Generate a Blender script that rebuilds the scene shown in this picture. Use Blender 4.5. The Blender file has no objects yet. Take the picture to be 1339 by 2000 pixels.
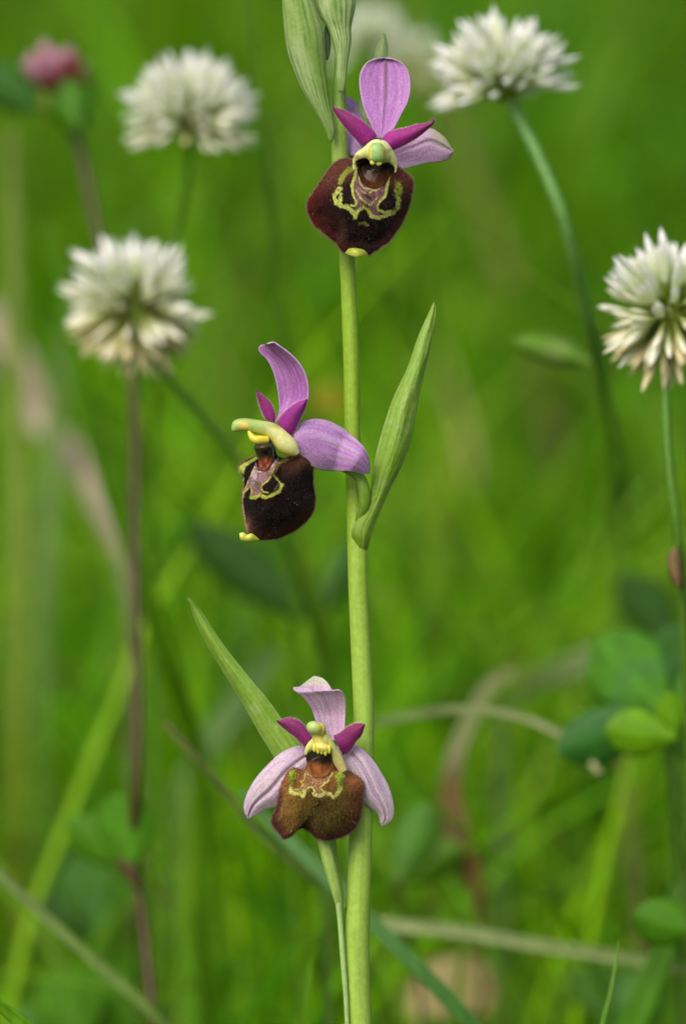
import bpy, math, random
import numpy as np
from mathutils import Matrix, Vector

random.seed(7)
rng = np.random.default_rng(11)
scene = bpy.context.scene
col = scene.collection

# ------------------------------------------------------------------ camera
PITCH = math.radians(10.0)
DIST = 0.68                      # metres from lens to the orchid's flowers
VIEW_H = 0.137                   # metres of the focus plane seen top to bottom
CZ = 0.318                       # lens height over the ground
cam_d = bpy.data.cameras.new('camera')
cam = bpy.data.objects.new('camera', cam_d)
col.objects.link(cam)
cam.location = (0, 0, CZ)
cam.rotation_euler = (math.pi / 2 - PITCH, 0, 0)
cam_d.sensor_fit = 'VERTICAL'
cam_d.sensor_height = 23.6
cam_d.sensor_width = 15.7
cam_d.lens = 23.6 * DIST / VIEW_H
cam_d.clip_start = 0.01
cam_d.clip_end = 2000
cam_d.dof.use_dof = True
cam_d.dof.focus_distance = DIST - 0.001
cam_d.dof.aperture_fstop = cam_d.lens / 15.5
scene.camera = cam

# ------------------------------------------------------------------ light: a thin bright overcast
SUN_EL, SUN_AZ = math.radians(50), math.radians(-148)   # azimuth: compass direction the light comes from, 0 = +Y, clockwise
world = bpy.data.worlds.new('World')
scene.world = world
world.use_nodes = True
wn = world.node_tree.nodes
wl = world.node_tree.links
bg = wn['Background']
sky = wn.new('ShaderNodeTexSky')
sky.sky_type = 'NISHITA'
sky.sun_disc = False
sky.sun_elevation = SUN_EL
sky.sun_rotation = SUN_AZ
sky.air_density = 0.8
sky.dust_density = 5.0
sky.ozone_density = 0.4
wl.new(sky.outputs[0], bg.inputs[0])
bg.inputs[1].default_value = 0.11
sun_d = bpy.data.lights.new('sun', 'SUN')
sun = bpy.data.objects.new('sun', sun_d)
col.objects.link(sun)
sun_d.energy = 1.5
sun_d.angle = math.radians(40)
sun_d.color = (1.0, 0.975, 0.93)
to_sun = Vector((math.sin(SUN_AZ) * math.cos(SUN_EL), math.cos(SUN_AZ) * math.cos(SUN_EL), math.sin(SUN_EL)))
sun.rotation_euler = to_sun.to_track_quat('Z', 'Y').to_euler()
sun.location = to_sun * 5

scene.render.engine = 'CYCLES'
scene.cycles.use_denoising = True
scene.cycles.max_bounces = 10
scene.cycles.transmission_bounces = 8
scene.cycles.sample_clamp_indirect = 6
scene.view_settings.view_transform = 'Standard'
scene.view_settings.look = 'None'
scene.view_settings.exposure = 0.56
scene.view_settings.gamma = 1.0
scene.view_settings.use_curve_mapping = False

# ------------------------------------------------------------------ pixels of the photograph -> points
K = VIEW_H / 2000.0 / DIST
AX_R = np.array([1.0, 0, 0])
AX_F = np.array([0, math.cos(PITCH), -math.sin(PITCH)])
AX_U = np.array([0, math.sin(PITCH), math.cos(PITCH)])
CAM = np.array([0, 0, CZ])


def P(px, py, b=0.0):
    """point b millimetres behind the orchid's plane on the ray of a photograph pixel (arrays welcome)"""
    px, py, b = np.broadcast_arrays(np.asarray(px, float), np.asarray(py, float), np.asarray(b, float))
    ray = AX_F + (px[..., None] - 669.5) * K * AX_R - (py[..., None] - 1000.0) * K * AX_U
    return CAM + ray * (DIST + b[..., None] / 1000.0)


def mm_px(b=0.0):
    return K * (DIST * 1000.0 + b)          # millimetres per pixel at that depth


# ------------------------------------------------------------------ small maths
def lin(r, g, b):
    f = lambda c: c / 12.92 if c <= 0.04045 else ((c + 0.055) / 1.055) ** 2.4
    return np.array([f(r / 255.0), f(g / 255.0), f(b / 255.0)])


def spline(pts, n):
    """Catmull-Rom through the points, n samples even in arc length"""
    p = np.asarray(pts, float)
    q = np.vstack([2 * p[0] - p[1], p, 2 * p[-1] - p[-2]])
    out = []
    for i in range(len(p) - 1):
        a, b, c, d = q[i], q[i + 1], q[i + 2], q[i + 3]
        t = np.linspace(0, 1, 24, endpoint=False)[:, None]
        out.append(0.5 * (2 * b + (c - a) * t + (2 * a - 5 * b + 4 * c - d) * t ** 2 + (3 * b - a - 3 * c + d) * t ** 3))
    c = np.vstack(out + [p[-1:]])
    s = np.concatenate([[0], np.cumsum(np.linalg.norm(np.diff(c[:, :2], axis=0), axis=1) + 1e-9)])
    t = np.linspace(0, s[-1], n)
    return np.stack([np.interp(t, s, c[:, k]) for k in range(c.shape[1])], 1)


def sstep(a, b, x):
    t = np.clip((np.asarray(x, float) - a) / (b - a), 0, 1)
    return t * t * (3 - 2 * t)


def mixc(a, b, t):
    t = np.asarray(t)[..., None]
    return a * (1 - t) + b * t


def vnoise(x, y, seed=0, octaves=3):
    """value noise, about -1..1"""
    x = np.asarray(x, float); y = np.asarray(y, float)
    out = np.zeros(np.broadcast(x, y).shape); amp = 1.0; tot = 0
    for o in range(octaves):
        xi = np.floor(x).astype(np.int64); yi = np.floor(y).astype(np.int64)
        fx = x - xi; fy = y - yi
        fx = fx * fx * (3 - 2 * fx); fy = fy * fy * (3 - 2 * fy)

        def h(i, j):
            v = (i * 374761393 + j * 668265263 + (seed + o * 17) * 974634777) & 0xffffffff
            v = ((v ^ (v >> 13)) * 1274126177) & 0xffffffff
            return ((v ^ (v >> 16)) & 0xffff) / 32767.5 - 1
        n = (h(xi, yi) * (1 - fx) + h(xi + 1, yi) * fx) * (1 - fy) + (h(xi, yi + 1) * (1 - fx) + h(xi + 1, yi + 1) * fx) * fy
        out = out + n * amp; tot += amp; amp *= 0.5; x = x * 2.03; y = y * 2.03
    return out / tot * 1.4


def line_dist(x, y, pts):
    p = np.asarray(pts, float); d = np.full(x.shape, 1e9)
    for a, b in zip(p[:-1], p[1:]):
        e = b - a; L = (e ** 2).sum() + 1e-9
        t = np.clip(((x - a[0]) * e[0] + (y - a[1]) * e[1]) / L, 0, 1)
        d = np.minimum(d, np.hypot(x - a[0] - t * e[0], y - a[1] - t * e[1]))
    return d


def poly_sd(x, y, pts):
    """distance inside a polygon (positive inside)"""
    p = np.asarray(pts, float); ins = np.zeros(x.shape, bool)
    for a, b in zip(p, np.roll(p, -1, 0)):
        c = ((a[1] > y) != (b[1] > y)) & (x < (b[0] - a[0]) * (y - a[1]) / (b[1] - a[1] + 1e-12) + a[0])
        ins ^= c
    d = line_dist(x, y, np.vstack([p, p[:1]]))
    return np.where(ins, d, -d)


# ------------------------------------------------------------------ materials
MATS = {}


def mat(name, rough=0.5, trans=0.0, noise=(900, 0.15), bump=(1500, 0.0), sheen=0.0, spec=0.4, sss=0.0, coat=0.0, fixed=None, streak=None):
    if name in MATS:
        return MATS[name]
    m = bpy.data.materials.new(name); m.use_nodes = True
    nt = m.node_tree; n = nt.nodes; l = nt.links
    bs = n['Principled BSDF']; out = n['Material Output']
    tc = n.new('ShaderNodeTexCoord')
    if fixed is None:
        at = n.new('ShaderNodeAttribute'); at.attribute_name = 'Col'; src = at.outputs['Color']
    else:
        rg = n.new('ShaderNodeRGB'); rg.outputs[0].default_value = (*fixed, 1); src = rg.outputs[0]
    mp = n.new('ShaderNodeMapping')
    if streak:
        mp.inputs['Scale'].default_value = streak
    l.new(tc.outputs['Object'], mp.inputs['Vector'])
    nz = n.new('ShaderNodeTexNoise'); nz.inputs['Scale'].default_value = noise[0]; nz.inputs['Detail'].default_value = 4
    l.new(mp.outputs[0], nz.inputs['Vector'])
    mr = n.new('ShaderNodeMapRange')
    mr.inputs['From Min'].default_value = 0.3; mr.inputs['From Max'].default_value = 0.7
    mr.inputs['To Min'].default_value = 1 - noise[1]; mr.inputs['To Max'].default_value = 1 + noise[1]
    l.new(nz.outputs['Fac'], mr.inputs['Value'])
    vm = n.new('ShaderNodeVectorMath'); vm.operation = 'SCALE'
    l.new(src, vm.inputs[0]); l.new(mr.outputs[0], vm.inputs['Scale'])
    l.new(vm.outputs[0], bs.inputs['Base Color'])
    bs.inputs['Roughness'].default_value = rough
    bs.inputs['Specular IOR Level'].default_value = spec
    if sheen:
        bs.inputs['Sheen Weight'].default_value = sheen
        bs.inputs['Sheen Roughness'].default_value = 0.35
        l.new(vm.outputs[0], bs.inputs['Sheen Tint'])
    if sss:
        bs.inputs['Subsurface Weight'].default_value = sss
        bs.inputs['Subsurface Radius'].default_value = (1.0, 0.8, 0.4)
        bs.inputs['Subsurface Scale'].default_value = 0.0012
    if coat:
        bs.inputs['Coat Weight'].default_value = coat
        bs.inputs['Coat Roughness'].default_value = 0.15
    if bump[1]:
        nb = n.new('ShaderNodeTexNoise'); nb.inputs['Scale'].default_value = bump[0]; nb.inputs['Detail'].default_value = 3
        l.new(mp.outputs[0], nb.inputs['Vector'])
        bu = n.new('ShaderNodeBump'); bu.inputs['Strength'].default_value = bump[1]; bu.inputs['Distance'].default_value = 0.0002
        l.new(nb.outputs['Fac'], bu.inputs['Height']); l.new(bu.outputs[0], bs.inputs['Normal'])
    if trans:
        tr = n.new('ShaderNodeBsdfTranslucent'); l.new(vm.outputs[0], tr.inputs['Color'])
        mx = n.new('ShaderNodeMixShader'); mx.inputs[0].default_value = trans
        l.new(bs.outputs[0], mx.inputs[1]); l.new(tr.outputs[0], mx.inputs[2]); l.new(mx.outputs[0], out.inputs['Surface'])
    MATS[name] = m
    return m


M_stem = mat('orchid_stem', 0.45, 0.0, (1500, 0.10), (3000, 0.25), 0.3, 0.35, 0.25)
M_bract = mat('orchid_bract', 0.45, 0.25, (1600, 0.10), (3500, 0.35), 0.2, 0.4)
M_sepal = mat('orchid_sepal', 0.42, 0.28, (4200, 0.20), (5200, 0.6), 0.5, 0.4)
M_petal = mat('orchid_petal', 0.5, 0.18, (3600, 0.22), (6000, 0.7), 0.7, 0.35)
M_lip = mat('orchid_lip', 0.7, 0.0, (5200, 0.45), (7000, 0.9), 0.35, 0.12, streak=(1, 1, 0.45))
M_throat = mat('orchid_throat', 0.3, 0.0, (1500, 0.2), (2500, 0.15), 0, 0.3)
M_column = mat('orchid_column', 0.4, 0.0, (1800, 0.08), (3000, 0.2), 0.1, 0.45, 0.35)
M_hair = mat('orchid_hair', 0.6, 0.3, (800, 0.1))
M_floret = mat('clover_floret', 0.55, 0.32, (900, 0.06), (1500, 0.1), 0.1, 0.3)
M_cstem = mat('clover_stem', 0.5, 0.05, (700, 0.15), (1500, 0.2))
M_leaf = mat('clover_leaf', 0.5, 0.35, (350, 0.16), (900, 0.2), spec=0.3)
M_blade = mat('grass_blade', 0.5, 0.4, (250, 0.15), (900, 0.2), spec=0.25, streak=(3, 3, 0.3))
M_dry = mat('dry_leaf', 0.7, 0.25, (220, 0.25), (800, 0.3))
M_grass = mat('meadow_grass', 0.55, 0.42, (60, 0.15), spec=0.2)


# ------------------------------------------------------------------ object helpers
def add_mesh(name, verts, faces, colors, material, parent=None, org=None, smooth=True, solid=0.0):
    v = np.asarray(verts, float).reshape(-1, 3)
    if org is not None:
        v = v - np.asarray(org)
    me = bpy.data.meshes.new(name)
    if isinstance(faces, np.ndarray) and faces.ndim == 2:
        nf, k = faces.shape
        me.vertices.add(len(v)); me.vertices.foreach_set('co', v.astype(np.float32).ravel())
        me.loops.add(nf * k); me.loops.foreach_set('vertex_index', faces.astype(np.int32).ravel())
        me.polygons.add(nf); me.polygons.foreach_set('loop_start', np.arange(0, nf * k, k, dtype=np.int32))
        me.polygons.foreach_set('loop_total', np.full(nf, k, dtype=np.int32))
        me.update(calc_edges=True)
    else:
        me.from_pydata(v.tolist(), [], faces)
    if colors is not None:
        c = np.ones((len(v), 4), np.float32); c[:, :3] = np.clip(np.broadcast_to(colors, (len(v), 3)), 0.0005, 0.95)
        a = me.color_attributes.new('Col', 'FLOAT_COLOR', 'POINT'); a.data.foreach_set('color', c.ravel())
    if smooth:
        me.polygons.foreach_set('use_smooth', np.ones(len(me.polygons), bool))
    me.materials.append(material)
    me.update()
    o = bpy.data.objects.new(name, me); col.objects.link(o)
    if parent is not None:
        o.parent = parent
    elif org is not None:
        o.location = org
    if solid:
        md = o.modifiers.new('thickness', 'SOLIDIFY'); md.thickness = solid; md.offset = -1
    return o


def tag(o, label=None, cat=None, group=None, kind=None):
    for k, v in (('label', label), ('category', cat), ('group', group), ('kind', kind)):
        if v:
            o[k] = v
    return o


def root(name, loc, label, cat, group=None):
    e = bpy.data.objects.new(name, None); col.objects.link(e)
    e.location = loc; e.empty_display_size = 0.01
    return tag(e, label, cat, group)


def grid_faces(n, m, wrap=False):
    i = np.arange(n - 1)[:, None]; j = np.arange(m if wrap else m - 1)[None, :]
    j2 = (j + 1) % m
    return np.stack([i * m + j, i * m + j2, (i + 1) * m + j2, (i + 1) * m + j], -1).reshape(-1, 4)


def face_lens(pts, F):
    """flip a sheet's faces so that their outer side is the one seen"""
    q = np.asarray(F)[:, :4]
    nr = np.cross(pts[q[:, 2]] - pts[q[:, 0]], pts[q[:, 3]] - pts[q[:, 1]]).sum(0)
    return q[:, ::-1].copy() if nr @ AX_F > 0 else q


def loft(name, left, right, depth, color, material, parent=None, org=None, n=40, m=17, closed=False, solid=0.0002, thick=0.8):
    """surface between two outlines drawn from base to tip. u runs -1 (left) .. 1 (right), v 0 .. 1.
    depth(u, v) in mm behind the plane; closed makes a body of elliptical section."""
    L = spline(left, n); R = spline(right, n)
    v = np.linspace(0, 1, n)[:, None]
    if closed:
        th = np.linspace(0, 2 * math.pi, m, endpoint=False)[None, :]
        u = -np.cos(th); up = np.sin(th)
        hw = np.linalg.norm(R - L, axis=1)[:, None] * 0.5 * mm_px()
        dz = -up * hw * thick
    else:
        u = np.linspace(-1, 1, m)[None, :]; dz = 0
    u, vv = np.broadcast_arrays(u, v)
    px = L[:, :1] * (1 - u) / 2 + R[:, :1] * (1 + u) / 2
    py = L[:, 1:2] * (1 - u) / 2 + R[:, 1:2] * (1 + u) / 2
    b = depth(u, vv) + dz
    pts = P(px, py, b).reshape(-1, 3)
    c = color(u, vv, px, py).reshape(-1, 3)
    F = grid_faces(n, m, closed)
    if not closed:
        F = face_lens(pts, F)
    if closed:
        k = len(pts)
        pts = np.vstack([pts, pts[:m].mean(0), pts[-m:].mean(0)]); c = np.vstack([c, c[:m].mean(0), c[-m:].mean(0)])
        F = F.tolist() + [[(j + 1) % m, j, k] for j in range(m)] + [[(n - 1) * m + j, (n - 1) * m + (j + 1) % m, k + 1] for j in range(m)]
        solid = 0
    return add_mesh(name, pts, F, c, material, parent, org, True, solid)


def tube_pts(p, r, m=12):
    """rings along 3D points p with radii r"""
    p = np.asarray(p, float); n = len(p)
    t = np.gradient(p, axis=0); t /= np.linalg.norm(t, axis=1)[:, None] + 1e-12
    ref = np.array([0, -1.0, 0.1])
    a = np.cross(t, ref); a /= np.linalg.norm(a, axis=1)[:, None] + 1e-12
    c = np.cross(a, t)
    th = np.linspace(0, 2 * math.pi, m, endpoint=False)
    ring = a[:, None, :] * np.cos(th)[None, :, None] + c[:, None, :] * np.sin(th)[None, :, None]
    return p[:, None, :] + ring * np.asarray(r)[:, None, None], th


def tube(name, path, color, material, parent=None, org=None, n=60, m=12, world_tail=None):
    """path of (px, py, b, radius_px); world_tail adds world points (x, y, z, radius) after it"""
    s = spline(path, n)
    p = P(s[:, 0], s[:, 1], s[:, 2]); r = s[:, 3] * mm_px(s[:, 2]) / 1000
    if world_tail is not None:
        w = np.asarray(world_tail, float)
        p = np.vstack([p, w[:, :3]]); r = np.concatenate([r, w[:, 3]])
        q = np.column_stack([p, r]); arc = np.concatenate([[0], np.cumsum(np.linalg.norm(np.diff(p, axis=0), axis=1))])
        tt = np.concatenate([arc[:n], np.linspace(arc[n - 1], arc[-1], 16)[1:]])
        q = np.stack([np.interp(tt, arc, q[:, k]) for k in range(4)], 1)
        p = q[:, :3]; r = q[:, 3]
    pts, th = tube_pts(p, r, m)
    nn = len(p)
    v = np.linspace(0, 1, nn)[:, None] + 0 * th[None]; u = th[None] + 0 * v
    c = color(u, v).reshape(-1, 3)
    k = nn * m
    pts = np.vstack([pts.reshape(-1, 3), p[:1], p[-1:]]); c = np.vstack([c, c[:1], c[-1:]])
    F = grid_faces(nn, m, True).tolist() + [[(j + 1) % m, j, k] for j in range(m)] + [[(nn - 1) * m + j, (nn - 1) * m + (j + 1) % m, k + 1] for j in range(m)]
    return add_mesh(name, pts, F, c, material, parent, org)


def tail_to_ground(px, py, b, r, drift=(0.0, 0.0), n=4, taper=1.15):
    a = P(px, py, b)
    out = []
    for i in range(1, n + 1):
        t = i / n
        out.append((a[0] + drift[0] * t, a[1] + drift[1] * t, a[2] * (1 - t) - 0.004 * t, r * (1 + (taper - 1) * t)))
    return out


def plain(c, amt=0.12, seed=0, c2=None, f=6):
    c = np.asarray(c); c2 = c if c2 is None else np.asarray(c2)

    def fn(u, v, *a):
        base = mixc(c, c2, v)
        return base * (1 + amt * vnoise(u * 2.5 + 5, v * f, seed))[..., None]
    return fn


# ------------------------------------------------------------------ setting: the ground
def build_ground():
    m = bpy.data.materials.new('meadow_soil'); m.use_nodes = True
    nt = m.node_tree; n = nt.nodes; l = nt.links; bs = n['Principled BSDF']
    tc = n.new('ShaderNodeTexCoord'); nz = n.new('ShaderNodeTexNoise'); nz.inputs['Scale'].default_value = 14; nz.inputs['Detail'].default_value = 6
    l.new(tc.outputs['Object'], nz.inputs['Vector'])
    cr = n.new('ShaderNodeValToRGB')
    cr.color_ramp.elements[0].position = 0.35; cr.color_ramp.elements[0].color = (0.035, 0.055, 0.008, 1)
    cr.color_ramp.elements[1].position = 0.65; cr.color_ramp.elements[1].color = (0.07, 0.14, 0.012, 1)
    l.new(nz.outputs['Fac'], cr.inputs[0]); l.new(cr.outputs[0], bs.inputs['Base Color'])
    bs.inputs['Roughness'].default_value = 0.9
    # gently uneven near the orchid, flat to the horizon
    xs = np.concatenate([[-400, -60, -12], np.linspace(-4, 4, 41), [12, 60, 400]])
    ys = np.concatenate([[-400, -60, -10], np.linspace(-3, 9, 61), [20, 80, 600]])
    X, Y = np.meshgrid(xs, ys)
    Z = 0.006 * vnoise(X * 2.2, Y * 2.2, 3) * (np.abs(X) < 3.9) - 0.004
    o = add_mesh('meadow_ground', np.stack([X, Y, Z], -1).reshape(-1, 3), grid_faces(len(ys), len(xs)), None, m)
    tag(o, 'mossy soil of the meadow under the grass', 'ground', kind='structure')


build_ground()

G_MID, G_YEL, G_BLUE, G_PALE, G_DARK = lin(90, 146, 0), lin(122, 166, 0), lin(80, 138, 26), lin(132, 166, 48), lin(60, 104, 0)
TAN, TANP = lin(168, 150, 96), lin(160, 142, 118)


def grass_field():
    sets = []

    def roots(nb, x0, x1, y0, y1, spread, h0, h1, w0, w1):
        y = rng.uniform(y0, y1, nb)
        x = rng.uniform(-1, 1, nb) * (x0 + spread * y) if x1 is None else rng.uniform(x0, x1, nb)
        return x, y, rng.uniform(h0, h1, nb), rng.uniform(w0, w1, nb)
    sets.append(roots(900, 0.12, None, 0.78, 1.0, 0.1, 0.05, 0.13, 0.002, 0.0045))
    sets.append(roots(1500, 0.10, None, 0.80, 1.10, 0.08, 0.06, 0.17, 0.0011, 0.003))
    sets.append(roots(3400, 0.14, None, 0.95, 1.4, 0.1, 0.07, 0.21, 0.0014, 0.0042))
    sets.append(roots(70, -0.075, 0.07, 0.80, 1.0, 0, 0.15, 0.27, 0.0011, 0.0024))
    sets.append(roots(150, 0.10, None, 0.95, 1.5, 0.08, 0.16, 0.30, 0.0025, 0.0055))
    sets.append(roots(9000, 0.15, None, 1.3, 2.8, 0.12, 0.10, 0.30, 0.0025, 0.006))
    sets.append(roots(9000, 0.15, None, 2.6, 6.0, 0.14, 0.16, 0.36, 0.004, 0.009))
    sets.append(roots(16000, -2.6, 2.6, 0.3, 7.0, 0, 0.06, 0.16, 0.003, 0.006))
    sets.append(roots(16000, -2.4, 2.4, 1.6, 6.5, 0, 0.14, 0.30, 0.0035, 0.007))
    sets.append(roots(1800, -0.6, 0.6, 0.25, 0.8, 0, 0.03, 0.07, 0.002, 0.004))
    x, y, h, w = [np.concatenate(k) for k in zip(*sets)]
    keep = ~((np.abs(x) < 0.02) & (np.abs(y - 0.66) < 0.06))
    x, y, h, w = x[keep], y[keep], h[keep], w[keep]
    N = len(x); Kk = 6
    t = np.linspace(0, 1, Kk)[None, :]
    phi = rng.uniform(0, 2 * math.pi, N); lean = np.where(y < 1.4, rng.uniform(0.2, 1.15, N), rng.uniform(0.1, 0.75, N)) * h
    bend = lean[:, None] * t ** 1.9
    psi = phi + rng.normal(0, 0.9, N) + math.pi / 2
    Z = h[:, None] * (t - 0.30 * (lean / h)[:, None] * t ** 3)
    cx = x[:, None] + np.cos(phi)[:, None] * bend; cy = y[:, None] + np.sin(phi)[:, None] * bend
    ww = w[:, None] * 0.5 * (1 - t ** 2.2) ** 0.8 * (0.65 + 0.35 * np.minimum(t * 5, 1)) + 0.0001
    A = np.stack([cx + np.cos(psi)[:, None] * ww, cy + np.sin(psi)[:, None] * ww, Z], -1)
    B = np.stack([cx - np.cos(psi)[:, None] * ww, cy - np.sin(psi)[:, None] * ww, Z], -1)
    V = np.stack([A, B], 2).reshape(-1, 3)
    base = (np.arange(N) * Kk * 2)[:, None] + (np.arange(Kk - 1) * 2)[None, :]
    F = np.stack([base, base + 1, base + 3, base + 2], -1).reshape(-1, 4)
    patch = vnoise(x * 5, y * 2.5, 21, 2)[:, None]
    pick = rng.random(N)[:, None]
    c = np.where(pick < 0.45, G_MID, np.where(pick < 0.72, G_YEL, np.where(pick < 0.88, G_BLUE, np.where(pick < 0.95, G_PALE, TAN * 0.75))))
    c = c * 0.92 * (1 + 0.32 * rng.normal(0, 1, (N, 1)).clip(-1.6, 1.8)) * (1 + 0.5 * patch).clip(0.35, 1.8)
    C = np.repeat(c[:, None, :], Kk * 2, 1).reshape(-1, 3)
    o = add_mesh('meadow_grass', V, F, C, M_grass, None, None, True)
    tag(o, 'soft green meadow grass filling the background behind the flowers', 'grass', kind='stuff')


grass_field()

# ------------------------------------------------------------------ the orchid
BASE = P(716, 3900, 4); BASE[2] = 0.0
orchid = root('orchid', BASE, 'tall orchid with three purple-sepalled, velvety brown-lipped flowers on a green stem', 'orchid')
SHIFT = BASE


def Z1(x, y): return (520 + x / 3.3475, y / 3.3475)
def Z2(x, y): return (430 + x / 3.0432, 580 + y / 3.0432)
def Z3(x, y): return (350 + x / 3.0432, 1150 + y / 3.0432)
def Z4(x, y): return (590 + x / 5.8217, 250 + y / 5.8217)
def Z5(x, y): return (440 + x / 6.695, 800 + y / 6.695)
def Z6(x, y): return (510 + x / 5.8217, 1400 + y / 5.8217)
def T(z, *pts): return [z(*p) for p in pts]


def stem_color(u, v):
    c = mixc(lin(130, 164, 72), lin(132, 164, 38), sstep(0, 0.3, v))
    c = mixc(c, lin(142, 174, 66), sstep(0.35, 0.7, v))
    ribs = vnoise(np.cos(u) * 5 + 9, np.sin(u) * 5 + v * 6, 8, 3)
    n = vnoise(np.cos(u) * 3, v * 70 + np.sin(u) * 3, 5)
    c = c * (1 + 0.11 * ribs + 0.05 * n)[..., None]
    blot = sstep(0.35, 0.9, vnoise(np.cos(u) * 1.5 + 3, v * 26 + np.sin(u), 15, 2))
    c = mixc(c, lin(112, 146, 14), blot * 0.25)
    fleck = sstep(0.72, 0.95, vnoise(np.cos(u) * 14, v * 420 + np.sin(u) * 14, 25, 1))
    return mixc(c, lin(176, 194, 128), fleck * 0.2)


ST = [(668, 60, 6, 9), (664, 130, 6, 11), (662, 220, 6, 14), (664, 310, 6, 16.5), (672, 420, 6, 16.2), (677, 500, 6, 15.5), (681, 580, 6, 15.2), (686, 720, 6, 15.6),
      (688, 850, 6, 15.5), (693, 980, 6, 17), (697, 1060, 5.5, 19.5), (699, 1150, 5, 19), (706, 1300, 5, 20), (710, 1400, 5, 20.5), (706, 1550, 5, 22),
      (702, 1700, 5, 23), (698, 1800, 5, 24), (697, 1900, 5, 25), (701, 2000, 5, 25)]
a0 = P(701, 2000, 5)
tube('stem', ST, stem_color, M_stem, orchid, SHIFT, n=420, m=48,
     world_tail=[(a0[0] + (BASE[0] - a0[0]) * t, a0[1] + (BASE[1] - a0[1]) * t, a0[2] * (1 - t) - 0.004 * t, 0.00172 + 0.0006 * t) for t in (0.33, 0.66, 1.0)])
tube('stem_ridge', [(658, 1735, 3.4, 4), (661, 1765, 3.6, 6), (664, 1800, 3.7, 5.5), (670, 1880, 3.4, 5.5), (676, 1960, 3.4, 5), (679, 2040, 3.6, 4.5)],
     plain(lin(146, 174, 104), 0.06), M_stem, orchid, SHIFT, n=40, m=10)


def bract_color(seed, light=0.0, vein=0.45, nv=5):
    def fn(u, v, px, py):
        c = mixc(lin(124, 164, 44), lin(150, 182, 78), 0.5 + 0.5 * vnoise(u * 2 + seed, v * 5, seed))
        c = mixc(c, lin(165, 188, 120), np.clip(light + 0.25 * np.exp(-((np.abs(u) - 0.95) / 0.12) ** 2), 0, 1))
        w = np.zeros(u.shape)
        for k in range(nv):
            uk = -0.8 + 1.6 * k / (nv - 1) + 0.06 * vnoise(v * 6, v * 0 + k, seed + k, 2)
            w = np.maximum(w, np.exp(-((u - uk) / 0.035) ** 2))
        cross = np.exp(-((vnoise(u * 3.0, v * 15, seed + 9, 2)) / 0.08) ** 2) * 0.65     # net of small veins
        c = mixc(c, lin(84, 126, 30), np.clip(np.maximum(w, cross) * vein, 0, 1))
        c = mixc(c, lin(110, 150, 40), sstep(0.92, 1.0, v) * 0.5)
        c = mixc(c, lin(134, 164, 40), sstep(0.16, 0.02, v) * 0.9)
        rub = sstep(0.45, 0.9, vnoise(px / 13, py / 13, seed + 20, 3))
        c = mixc(c, lin(172, 190, 128), rub * 0.4)
        return c
    return fn


loft('bract', T(Z2, (822, 1560), (800, 1480), (778, 1405), (796, 1350), (850, 1270), (890, 1150), (905, 1030), (930, 900), (980, 730), (1030, 590), (1110, 420), (1172, 240), (1230, 110), (1268, 28)),
     T(Z2, (862, 1565), (876, 1500), (903, 1400), (945, 1290), (1005, 1150), (1080, 1000), (1130, 860), (1162, 700), (1200, 500), (1242, 330), (1275, 150), (1281, 60), (1272, 26)),
     lambda u, v: 4.1 - 5.0 * v * (1 - v) - 1.6 * (1 - u * u) * np.sin(math.pi * np.clip(v, 0, 1)) + (0.9 * u * u - 0.25) * sstep(0.22, 0.0, v) + 1.1 * sstep(0.10, 0.0, v) + 0.15 * vnoise(u * 2, v * 7, 4),
     bract_color(3), M_bract, orchid, SHIFT, n=90, m=41)
loft('bract', [(658, 1775), (640, 1690), (612, 1628), (563, 1531)] + T(Z3, (560, 1000), (470, 850), (380, 690), (250, 480), (150, 310), (90, 180), (48, 50)),
     [(676, 1775), (660, 1690), (652, 1610), (628, 1515)] + T(Z3, (700, 900), (600, 760), (520, 650), (420, 530), (300, 380), (200, 240), (130, 130), (50, 48)),
     lambda u, v: 4.2 + 2.2 * sstep(0.0, 0.25, v) - (0.8 - 0.8 * u * u) * sstep(0.15, 0.4, v) - 0.3 * u - 0.6 * sstep(0.45, 1.0, v) + 0.15 * vnoise(u * 2, v * 7, 8),
     bract_color(14, 0.0, 0.5), M_bract, orchid, SHIFT, n=100, m=41)
loft('bract', [(668, 330), (690, 240), (712, 160), (726, 117), (736, 86), (750, 66)], [(690, 335), (728, 240), (750, 160), (756, 117), (757, 88), (751.5, 66)],
     lambda u, v: 7.5 + 4.5 * v + 0.8 * u * u, bract_color(31, 1.2, 0.25), M_bract, orchid, SHIFT, n=50, m=21)


def bud_color(seed):
    def fn(u, v, px, py):
        front = np.abs(u) < 2
        c = mixc(lin(132, 164, 74), lin(178, 198, 138), np.clip(0.5 + 0.95 * vnoise(u * 1.8 + seed, v * 3.2, seed), 0, 1))
        c = mixc(c, lin(120, 154, 70), sstep(0.55, 0.0, v) * 0.45)
        w = np.zeros(u.shape)
        for k in range(7):
            uk = -0.86 + 1.72 * k / 6 + 0.05 * vnoise(v * 5, v * 0 + k, seed + k, 2)
            w = np.maximum(w, np.exp(-((u - uk) / 0.035) ** 2))
        return mixc(c, lin(92, 132, 40), np.clip(w * 0.9, 0, 1))
    return fn


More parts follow.
